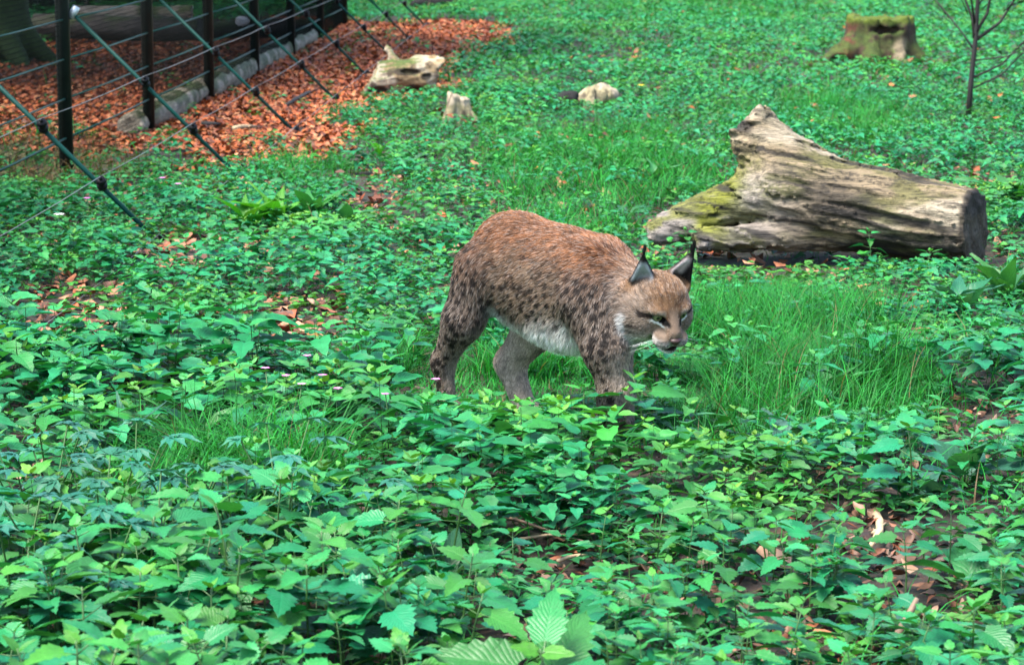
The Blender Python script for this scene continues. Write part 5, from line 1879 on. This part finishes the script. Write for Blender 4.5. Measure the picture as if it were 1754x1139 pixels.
# ------------------------------------------------------------------ docks, burdock, palmate plants, flowers
DOCK = []
for k in range(4):
    V, F, UV = leaf_shape(9, 5, lr.uniform(0.30, 0.42), lr, 0, lr.uniform(0.3, 0.7), 0.35, base=0.25, peak=0.4, wave=0.10)
    me = mesh_np('dock_leaf', V, F, UV)
    me.materials.append(M_DOCK)
    DOCK.append(me)
rib_mb = MB()
rib_mb.tube([(0, 0, -0.05), (0, 0, 1)], [0.06, 0.045], 5)
stalk_me = rib_mb.mesh('stalk')
stalk_me.materials.append(M_STEM)


def dock(px, py, h, n, label, group, col, seed, wide=1.0, upright=1.0):
    r = random.Random(seed)
    x, y = ground(px, py)
    root = empty('broadleaf_plant', (x, y, float(hz(x, y))), r.uniform(0, 6.28), label, 'plant', group)
    for i in range(n):
        a = i * 6.283 / n + r.uniform(-0.4, 0.4)
        e = r.uniform(0.75, 1.25) * upright
        s = h * r.uniform(0.75, 1.1)
        sl = s * 0.28
        d = Vector((math.cos(a) * math.cos(e), math.sin(a) * math.cos(e), math.sin(e)))
        st = link('stalk', stalk_me, None, root)
        st.rotation_euler = d.to_track_quat('Z', 'Y').to_euler()
        st.scale = (0.1, 0.1, sl)
        o = link('leaf', r.choice(DOCK), None, root, color=tuple(c * r.uniform(0.8, 1.25) for c in col))
        M = rot(a, e, r.uniform(-0.5, 0.5)).to_4x4()
        M.translation = d * sl
        o.matrix_local = M @ Matrix.Diagonal((s, s * wide, s, 1))
    return root


YG, MG, BG = (0.040, 0.190, 0.014), (0.025, 0.125, 0.035), (0.022, 0.105, 0.055)
for a in [(418, 398, 0.15, 9, 'bright green dock plant, leftmost of the upright clump behind the left bare soil', None, YG, 1, 1.0, 1.15),
          (470, 392, 0.16, 9, 'bright green dock plant in the middle of the upright clump left of the lynx', None, YG, 2, 1.0, 1.15),
          (535, 385, 0.16, 9, 'dock plant with pale shining leaves, right in the upright clump left of the lynx', None, MG, 3, 1.1, 1.05),
          (590, 392, 0.14, 8, 'small dock plant beside the dark bare soil behind the lynx', None, MG, 4, 1.1, 1.0),
          (215, 800, 0.24, 6, 'dock plant with tall pale leaves at the left, above the grass', None, BG, 5, 0.9, 1.15),
          (330, 790, 0.23, 6, 'dock plant with upright leaves left of the pink flowers', None, MG, 6, 0.9, 1.15),
          (470, 770, 0.20, 5, 'dock plant with narrow upright leaves under the pink flowers', None, BG, 7, 0.8, 1.15),
          (545, 755, 0.18, 5, 'yellow green dock plant right of the pink flowers', None, YG, 8, 0.9, 1.0),
          (355, 630, 0.12, 3, 'small bright dock plant alone among low herbs at the left', None, YG, 9, 0.8, 1.2),
          (700, 560, 0.20, 6, 'dock plant just behind the hind leg of the lynx', None, BG, 10, 1.0, 0.8),
          (615, 560, 0.13, 4, 'small yellow green dock plant left of the hind leg of the lynx', None, YG, 11, 0.9, 0.7),
          (1075, 372, 0.18, 6, 'dock plant left of the fallen log behind the lynx', None, BG, 12, 1.0, 0.9),
          (1125, 318, 0.20, 5, 'dock plant with narrow leaves in the grass left of the log', None, MG, 13, 0.8, 1.0),
          (700, 285, 0.20, 7, 'dock plant with pale leaves above the dark soil behind the lynx', None, BG, 14, 0.8, 0.8),
          (650, 265, 0.22, 4, 'single bright green dock plant at the edge of the orange leaves', None, YG, 15, 0.8, 1.1),
          (905, 262, 0.22, 6, 'dock plant in the grass halfway between the split stump and the log', None, MG, 16, 0.9, 0.8),
          (1640, 540, 0.13, 11, 'large leafy dock plant below the sawn end of the log', None, BG, 17, 1.0, 1.0),
          (1722, 520, 0.16, 12, 'tall leafy dock plant at the right edge beside the log', None, MG, 18, 1.0, 1.1),
          (1735, 350, 0.18, 10, 'dark dock plant at the right edge beyond the sawn log end', None, MG, 19, 1.0, 1.0),
          (1345, 790, 0.19, 5, 'pale dock plant with crinkled leaves in front of the tall grass', None, (0.05, 0.14, 0.085), 20, 1.2, 1.0),
          (1575, 860, 0.20, 4, 'burdock with big round leaves at the right', None, BG, 21, 2.0, 0.55),
          (1650, 835, 0.21, 4, 'burdock with a big pale leaf standing upright at the right', None, BG, 22, 1.7, 0.9),
          (1420, 690, 0.22, 6, 'dock plant rising in the tall grass right of the lynx', None, MG, 23, 0.7, 1.1),
          (1670, 1010, 0.20, 5, 'broad leaved dock in the shade at the lower right edge', None, MG, 24, 1.1, 0.7),
          (1600, 1100, 0.19, 5, 'dock plant with wide flat leaves at the bottom right', None, BG, 25, 1.2, 0.6),
          (760, 1010, 0.20, 5, 'dark green dock plant standing among the nettles at the bottom centre', None, (0.02, 0.085, 0.028), 26, 0.9, 1.2)]:
    dock(a[0], a[1] + 8, a[2] * (1.3 if a[7] in (1, 2, 3, 4, 17, 18, 19) else 0.78), *a[3:])


# lobed, bluish palmate plants at the lower left
def palm_leaf(rng):
    mb = MB()
    for i in range(7):
        a = (i - 3) * 0.62
        l = 1.0 - 0.13 * abs(i - 3)
        V, F, UV = leaf_shape(5, 3, 0.34, rng, 0.12, 0.3, 0.25, base=0.2, peak=0.55)
        R = np.array(Matrix.Rotation(a, 3, 'Z'))
        mb.add((V * l) @ R.T, F, UV)
    me = mb.mesh('palmate_leaf')
    me.materials.append(M_LEAF)
    return me


PALM = [palm_leaf(lr) for _ in range(4)]
pal_spots = [(175, 985), (60, 960), (320, 960), (105, 1060), (265, 1040), (420, 980), (30, 1080), (480, 920), (230, 900), (600, 985), (150, 1130), (90, 905)]
for i, (px_, py_) in enumerate(pal_spots):
    x, y = ground(px_, py_)
    root = empty('palmate_plant', (x, y, float(hz(x, y))), lr.uniform(0, 6.28), 'bluish green plant with deeply lobed hand shaped leaves among the nettles at the lower left', 'plant', 'lobed plants at the lower left')
    for k in range(6):
        a = k * 1.05 + lr.uniform(-0.3, 0.3)
        h = lr.uniform(0.17, 0.29)
        e = Vector((math.cos(a) * h * 0.45, math.sin(a) * h * 0.45, h))
        mb = MB()
        mb.tube([(0, 0, -0.02), e * 0.5 + Vector((0, 0, 0.02)), e], [0.003, 0.0025, 0.002], 4, cap=False)
        me = mb.mesh('stalk')
        me.materials.append(M_STEM)
        link('stalk', me, None, root)
        o = link('leaf', lr.choice(PALM), None, root, color=tuple(c * lr.uniform(0.85, 1.2) for c in (0.020, 0.125, 0.080)))
        M = rot(a, lr.uniform(-0.15, 0.3), lr.uniform(-0.25, 0.25)).to_4x4()
        M.translation = e
        s = lr.uniform(0.06, 0.085)
        o.matrix_local = M @ Matrix.Diagonal((s, s, s, 1))

# flowers
M_PETAL = plain_mat('pink_petal', (0.62, 0.19, 0.50), 0.5)
M_YEL = plain_mat('yellow_petal', (0.75, 0.58, 0.01), 0.5)
M_WHT = plain_mat('white_petal', (0.75, 0.75, 0.72), 0.5)


def flower(px, py, h, size, petals, mat, label, group, seed, name):
    r = random.Random(seed)
    Zt = project(*ground(px, py))[2]
    x, y = ground(px, py + 0.97 * h * F_PX / float(Zt))
    root = empty(name, (x, y, float(hz(x, y))), r.uniform(0, 6.28), label, 'flower', group)
    mb = MB()
    mb.tube([(0, 0, -0.02), (0.01, 0, h * 0.6), (0, 0.006, h)], [0.0025, 0.002, 0.0016], 5)
    link('stem', mb.mesh('stem'), M_STEM, root)
    for k in range(petals):
        V, F, UV = leaf_shape(3, 3, 0.62 if petals < 8 else 0.3, r, 0, 0.1, 0.2, base=0.3, peak=0.6, tip=0.5)
        me = mesh_np('petal', V, F, UV)
        o = link('petal', me, mat, root)
        M = rot(k * 6.283 / petals, 0.35, 0).to_4x4()
        M.translation = Vector((0, 0.006, h))
        o.matrix_local = M @ Matrix.Diagonal((size, size, size, 1))
    lv = MB()
    for k in range(3):
        V, F, UV = LEAF_MID[k]
        R = np.array(rot(k * 2.1, 0.3, 0))
        lv.add(V * size * 1.6 @ R.T + np.array((0, 0, h * 0.5)), F, UV)
    link('leaves', lv.mesh('flower_leaves'), M_LEAF, root, color=(0.03, 0.11, 0.035))


for i, (px_, py_) in enumerate([(488, 650), (530, 617), (455, 637), (557, 650), (610, 643), (516, 664), (576, 673), (750, 661), (665, 684)]):
    flower(px_, py_, 0.19, 0.016, 5, M_PETAL, 'small pink cranesbill flower left of the hind legs of the lynx', 'pink flowers left of the lynx', i, 'pink_flower')
for i, (px_, py_) in enumerate([(278, 308), (308, 319), (150, 352)]):
    flower(px_, py_, 0.17, 0.022, 5, M_PETAL, 'small pink cranesbill flower near the foot of the nearest fence strut', 'pink flowers near the fence', 20 + i, 'pink_flower')
flower(1098, 150, 0.14, 0.036, 12, M_YEL, 'yellow dandelion flower far off right of the low pale stump', None, 40, 'yellow_flower')
flower(105, 381, 0.16, 0.030, 6, M_WHT, 'single white flower among the nettles at the left edge', None, 41, 'white_flower')
